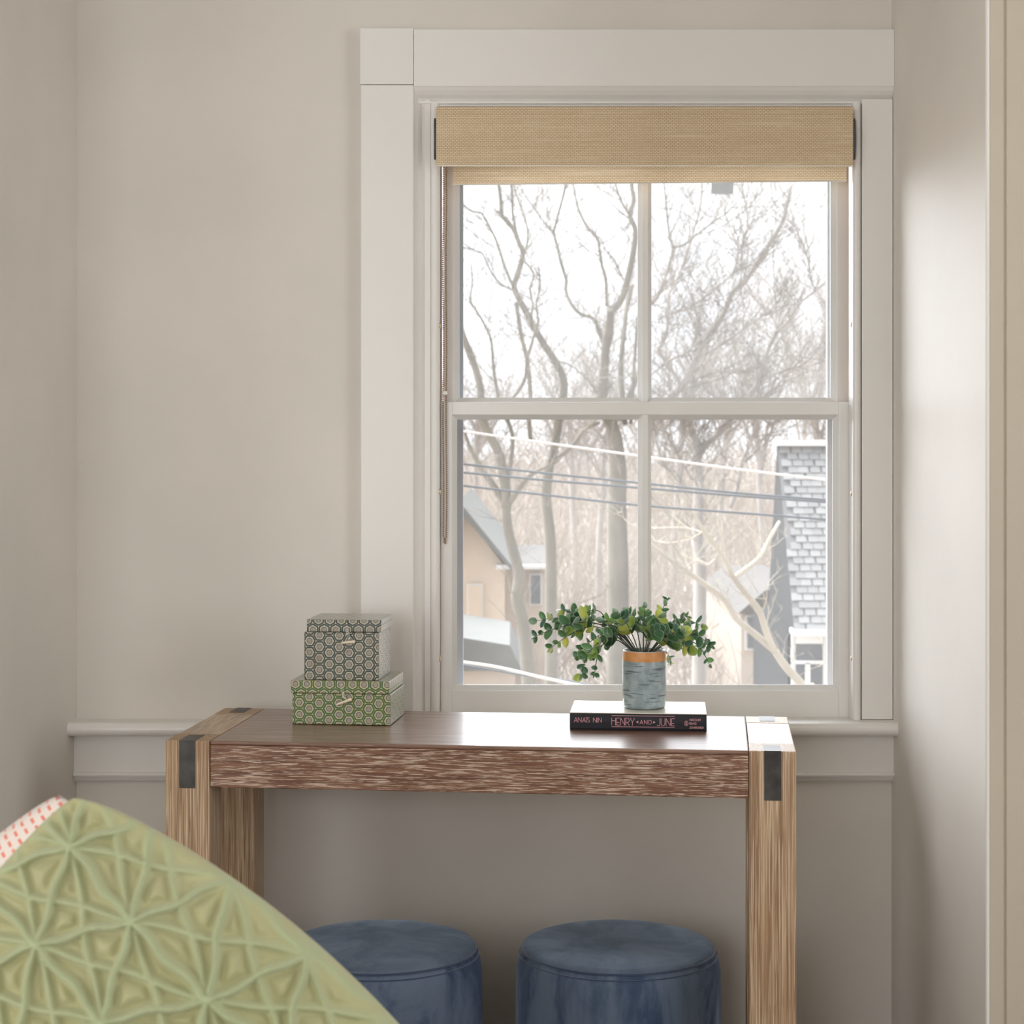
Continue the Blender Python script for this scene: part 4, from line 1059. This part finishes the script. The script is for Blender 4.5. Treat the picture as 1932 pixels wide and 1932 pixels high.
# houses
def house_left():
    D = 27.0; H = tag(empty('house', (PX(905, D), D, ground_z(0, D))), 'peach house with a grey sloping roof at the left of the view', 'house'); o = H.location
    def pb(name, x0, x1, y0, y1, d0, d1, mat, par=H): return box_obj(name, (PX(x0, D) - o.x, PX(x1, D) - o.x, d0, d1, PZ(y1, D) - o.z, PZ(y0, D) - o.z), mat, par)
    bm = bmesh.new()
    prism(bm, [(PX(a, D) - o.x, PZ(b, D) - o.z) for a, b in ((740, 1420), (952, 1420), (952, 1068), (868, 960), (784, 1068), (740, 1068))], 'y', 0.0, 7.0)
    bm_obj('wall', bm, M['siding'], H)
    for s, e in (((868, 944), (966, 1064)), ((868, 944), (770, 1064))):
        bm = bmesh.new(); prism(bm, [(PX(a, D) - o.x, PZ(b, D) - o.z) for a, b in (s, e, (e[0], e[1] + 9), (s[0], s[1] + 20))], 'y', -0.45, 7.2); bm_obj('roof', bm, M['roofgrey'], H)
    pb('eave', 936, 974, 1063, 1071, -0.35, -0.05, M['housewhite'])
    pb('wing_wall', 952, 1046, 1082, 1420, 1.2, 6.0, M['beigewall'])
    pb('wing_eave', 950, 1052, 1075, 1082, 0.9, 1.15, M['housewhite']); pb('wing_roof', 950, 1052, 1074, 1082, 1.15, 6.2, M['brownroof'])
    for a, b, c, d in ((1003, 1022, 1096, 1152), (884, 908, 1104, 1168)):
        fr = pb('window', a - 3, b + 3, c - 3, d + 3, -0.06 if a < 950 else 1.12, 0.05 if a < 950 else 1.25, M['housewhite'])
        q = -0.09 if a < 950 else 1.09
        pb('pane', a, b, c, d, q, q + 0.05, M['siding'] if a < 950 else M['darkpane'], fr)
house_left()
D = 22.5; SH = tag(empty('garden_shed', (PX(915, D), D, ground_z(0, D))), 'low shed with a grey roof at the lower left of the view', 'shed'); o = SH.location
bm = bmesh.new(); prism(bm, [(PX(a, D) - o.x, PZ(b, D) - o.z) for a, b in ((820, 1262), (972, 1262), (972, 1420), (820, 1420))], 'y', 0.0, 2.5); bm_obj('wall', bm, M['beigewall'], SH)
bm = bmesh.new(); prism(bm, [(PX(a, D) - o.x, PZ(b, D) - o.z) for a, b in ((800, 1188), (886, 1202), (962, 1214), (985, 1262), (800, 1262))], 'y', -0.2, 2.7); bm_obj('roof', bm, M['roofgrey'], SH)

D = 28.0; BH = tag(empty('house', (PX(1446, D), D, ground_z(PX(1446, D), D))), 'beige house with a white-framed window, left of the slate roof', 'house'); o = BH.location
def pb(name, x0, x1, y0, y1, d0, d1, mat, par): return box_obj(name, (PX(x0, D) - o.x, PX(x1, D) - o.x, d0, d1, PZ(y1, D) - o.z, PZ(y0, D) - o.z), mat, par)
pb('wall', 1398, 1520, 1150, 1420, 0, 5, M['beigewall'], BH)
bm = bmesh.new(); prism(bm, [(PX(a, D) - o.x, PZ(b, D) - o.z) for a, b in ((1388, 1154), (1440, 1110), (1530, 1110), (1530, 1154))], 'y', -0.3, 5.2); bm_obj('roof', bm, M['brownroof'], BH)
pb('corner_board', 1484, 1490, 1154, 1420, -0.08, 0.0, M['housewhite'], BH)
f_ = pb('window', 1405, 1448, 1160, 1226, -0.06, 0.0, M['housewhite'], BH); pb('pane', 1409, 1426, 1164, 1222, -0.1, -0.05, M['darkpane'], f_); pb('pane', 1428, 1444, 1164, 1222, -0.1, -0.05, M['darkpane'], f_)

# slate-roofed house at the right: steep hipped roof, every visible slate its own piece
D = 20.0; RH = tag(empty('house', (PX(1540, D), D, ground_z(PX(1540, D), D))), 'house with steep pale slate roof and shade-coloured gable at the right edge of the view', 'house'); o = RH.location
W3 = lambda px, py, dd: P(px, py, D + dd) - o
apex = W3(1466, 838, 1.6); apr = W3(1680, 834, 1.6)
bl, brt = W3(1499, 1192, 0), W3(1680, 1192, 0); back = W3(1449, 1152, 3.4); backr = W3(1680, 1152, 4.0)
bm = bmesh.new(); v = [bm.verts.new(q) for q in (apex, apr, bl, brt, backr, back)]
bm.faces.new((v[0], v[2], v[3], v[1])); bm.faces.new((v[0], v[5], v[2])); bm.faces.new((v[0], v[1], v[4], v[5])); bm.faces.new((v[2], v[5], v[4], v[3])); bm.faces.new((v[1], v[3], v[4]))
rf = bm_obj('roof', bm, M['shadeshingle'], RH)
nrm = (brt - bl).cross(apex - bl).normalized()
if nrm.y > 0: nrm = -nrm
bm = bmesh.new(); q4 = [bl, brt, apr, apex]
va = [bm.verts.new(q + nrm * 0.002) for q in q4]; vb = [bm.verts.new(q + nrm * 0.0045) for q in q4]
bm.faces.new(va[::-1]); bm.faces.new(vb)
for i_ in range(4): bm.faces.new((va[i_], va[(i_ + 1) % 4], vb[(i_ + 1) % 4], vb[i_]))
bm_obj('slate_underlay', bm, M['underlay'], RH)
sl_me = None
ux = (brt - bl).normalized(); uv_ = (apr - brt); hgt = uv_.length; uz = uv_.normalized(); 
uz = (uz - ux * uz.dot(ux)).normalized(); rowh = hgt / 27; sw = 22 * D / F
bm = bmesh.new(); box(bm, 0.006, sw - 0.006, 0, rowh * 1.08, 0, 0.022)
for vv in bm.verts:
    if vv.co.y > rowh * 0.5: vv.co.z *= 0.4
sl_me = bpy.data.meshes.new('slate_mesh'); bmesh.ops.recalc_face_normals(bm, faces=list(bm.faces)); bm.to_mesh(sl_me); bm.free(); sl_me.materials.append(M['slate'])
for rI in range(27):
    t = (rI + 0.0) / 27; left = bl.lerp(apex, t + 0.5 / 27)
    xs_l = (left - bl).dot(ux)
    c0 = math.floor(xs_l / sw) - 1
    for cI in range(c0, c0 + 7):
        xx = (cI + 0.5 * (rI % 2)) * sw + R.uniform(-.01, .01)
        if xx < xs_l - sw * 0.15 or xx > xs_l + 5.0 * sw: continue
        q = bpy.data.objects.new('slate', sl_me); COL.objects.link(q); q.parent = rf
        mt = Matrix((ux, uz, nrm)).transposed().to_4x4(); mt.translation = bl + ux * xx + uz * (rI * rowh) + nrm * 0.004
        q.matrix_local = mt
def rb_(name, x0, x1, y0, y1, d0, d1, mat, par=RH): return box_obj(name, (PX(x0, D) - o.x, PX(x1, D) - o.x, d0, d1, PZ(y1, D) - o.z, PZ(y0, D) - o.z), mat, par)
rb_('ridge_cap', 1502, 1720, 830, 842, 1.45, 1.75, M['housewhite'])
rb_('wall', 1494, 1680, 1196, 1430, 0.3, 3.2, M['shadeshingle'])
rb_('fascia', 1496, 1680, 1188, 1198, -0.12, 0.25, M['housewhite'])
wf = rb_('window', 1500, 1566, 1198, 1420, 0.22, 0.3, M['housewhite'])
rb_('pane', 1507, 1558, 1204, 1400, 0.2, 0.24, M['darkpane'], wf)
rb_('window_shade', 1507, 1558, 1204, 1218, 0.18, 0.21, M['housewhite'], wf)
rb_('window_bar', 1524, 1533, 1254, 1400, 0.15, 0.2, M['housewhite'], wf)
rb_('window_bar', 1507, 1558, 1250, 1256, 0.15, 0.2, M['housewhite'], wf)

# overhead cables
def cable(label, pts, D0, D1, wpx, mat):
    n = len(pts); q = []
    x0_, y0_ = pts[0]; x1_, y1_ = pts[-1]; ex = 0.9
    pts = [(x0_ - (pts[1][0] - x0_) * ex, y0_ - (pts[1][1] - y0_) * ex)] + list(pts) + [(x1_ + (x1_ - pts[-2][0]) * ex, y1_ + (y1_ - pts[-2][1]) * ex)]
    for i, (a, b) in enumerate(pts): q.append(P(a, b, D0 + (D1 - D0) * i / (len(pts) - 1)))
    tb = Tubes(); tb.add(smooth_line(q, 6), wpx / 2 * D0 / F, 6)
    tag(tb.obj('overhead_cable', mat), label, 'cable')
cable('highest of the three dark overhead cables outside the window', [(870, 875), (1030, 893), (1215, 912), (1400, 931), (1570, 944)], 9.5, 9.0, 4.5, M['wire'])
cable('middle dark overhead cable outside the window', [(870, 891), (1030, 906), (1215, 921), (1400, 936), (1570, 948)], 9.7, 9.2, 4.5, M['wire'])
cable('lowest of the three dark overhead cables outside the window', [(870, 916), (1030, 934), (1215, 954), (1400, 968), (1570, 981)], 9.3, 8.9, 4.5, M['wire'])
cable('pale thin overhead cable above the dark ones outside the window', [(870, 813), (1030, 836), (1190, 858), (1380, 884), (1570, 907)], 8.6, 8.2, 4.5, M['wirepale'])
cable('pale sagging cable low outside the window, left of the pot', [(866, 1248), (940, 1259), (1030, 1280), (1120, 1298), (1200, 1308)], 8.0, 7.6, 6, M['wirepale'])
cable('dark cable twisted round the low pale cable outside the window', [(866, 1254), (940, 1266), (1010, 1277), (1080, 1286), (1160, 1308)], 8.05, 7.65, 4, M['wire'])
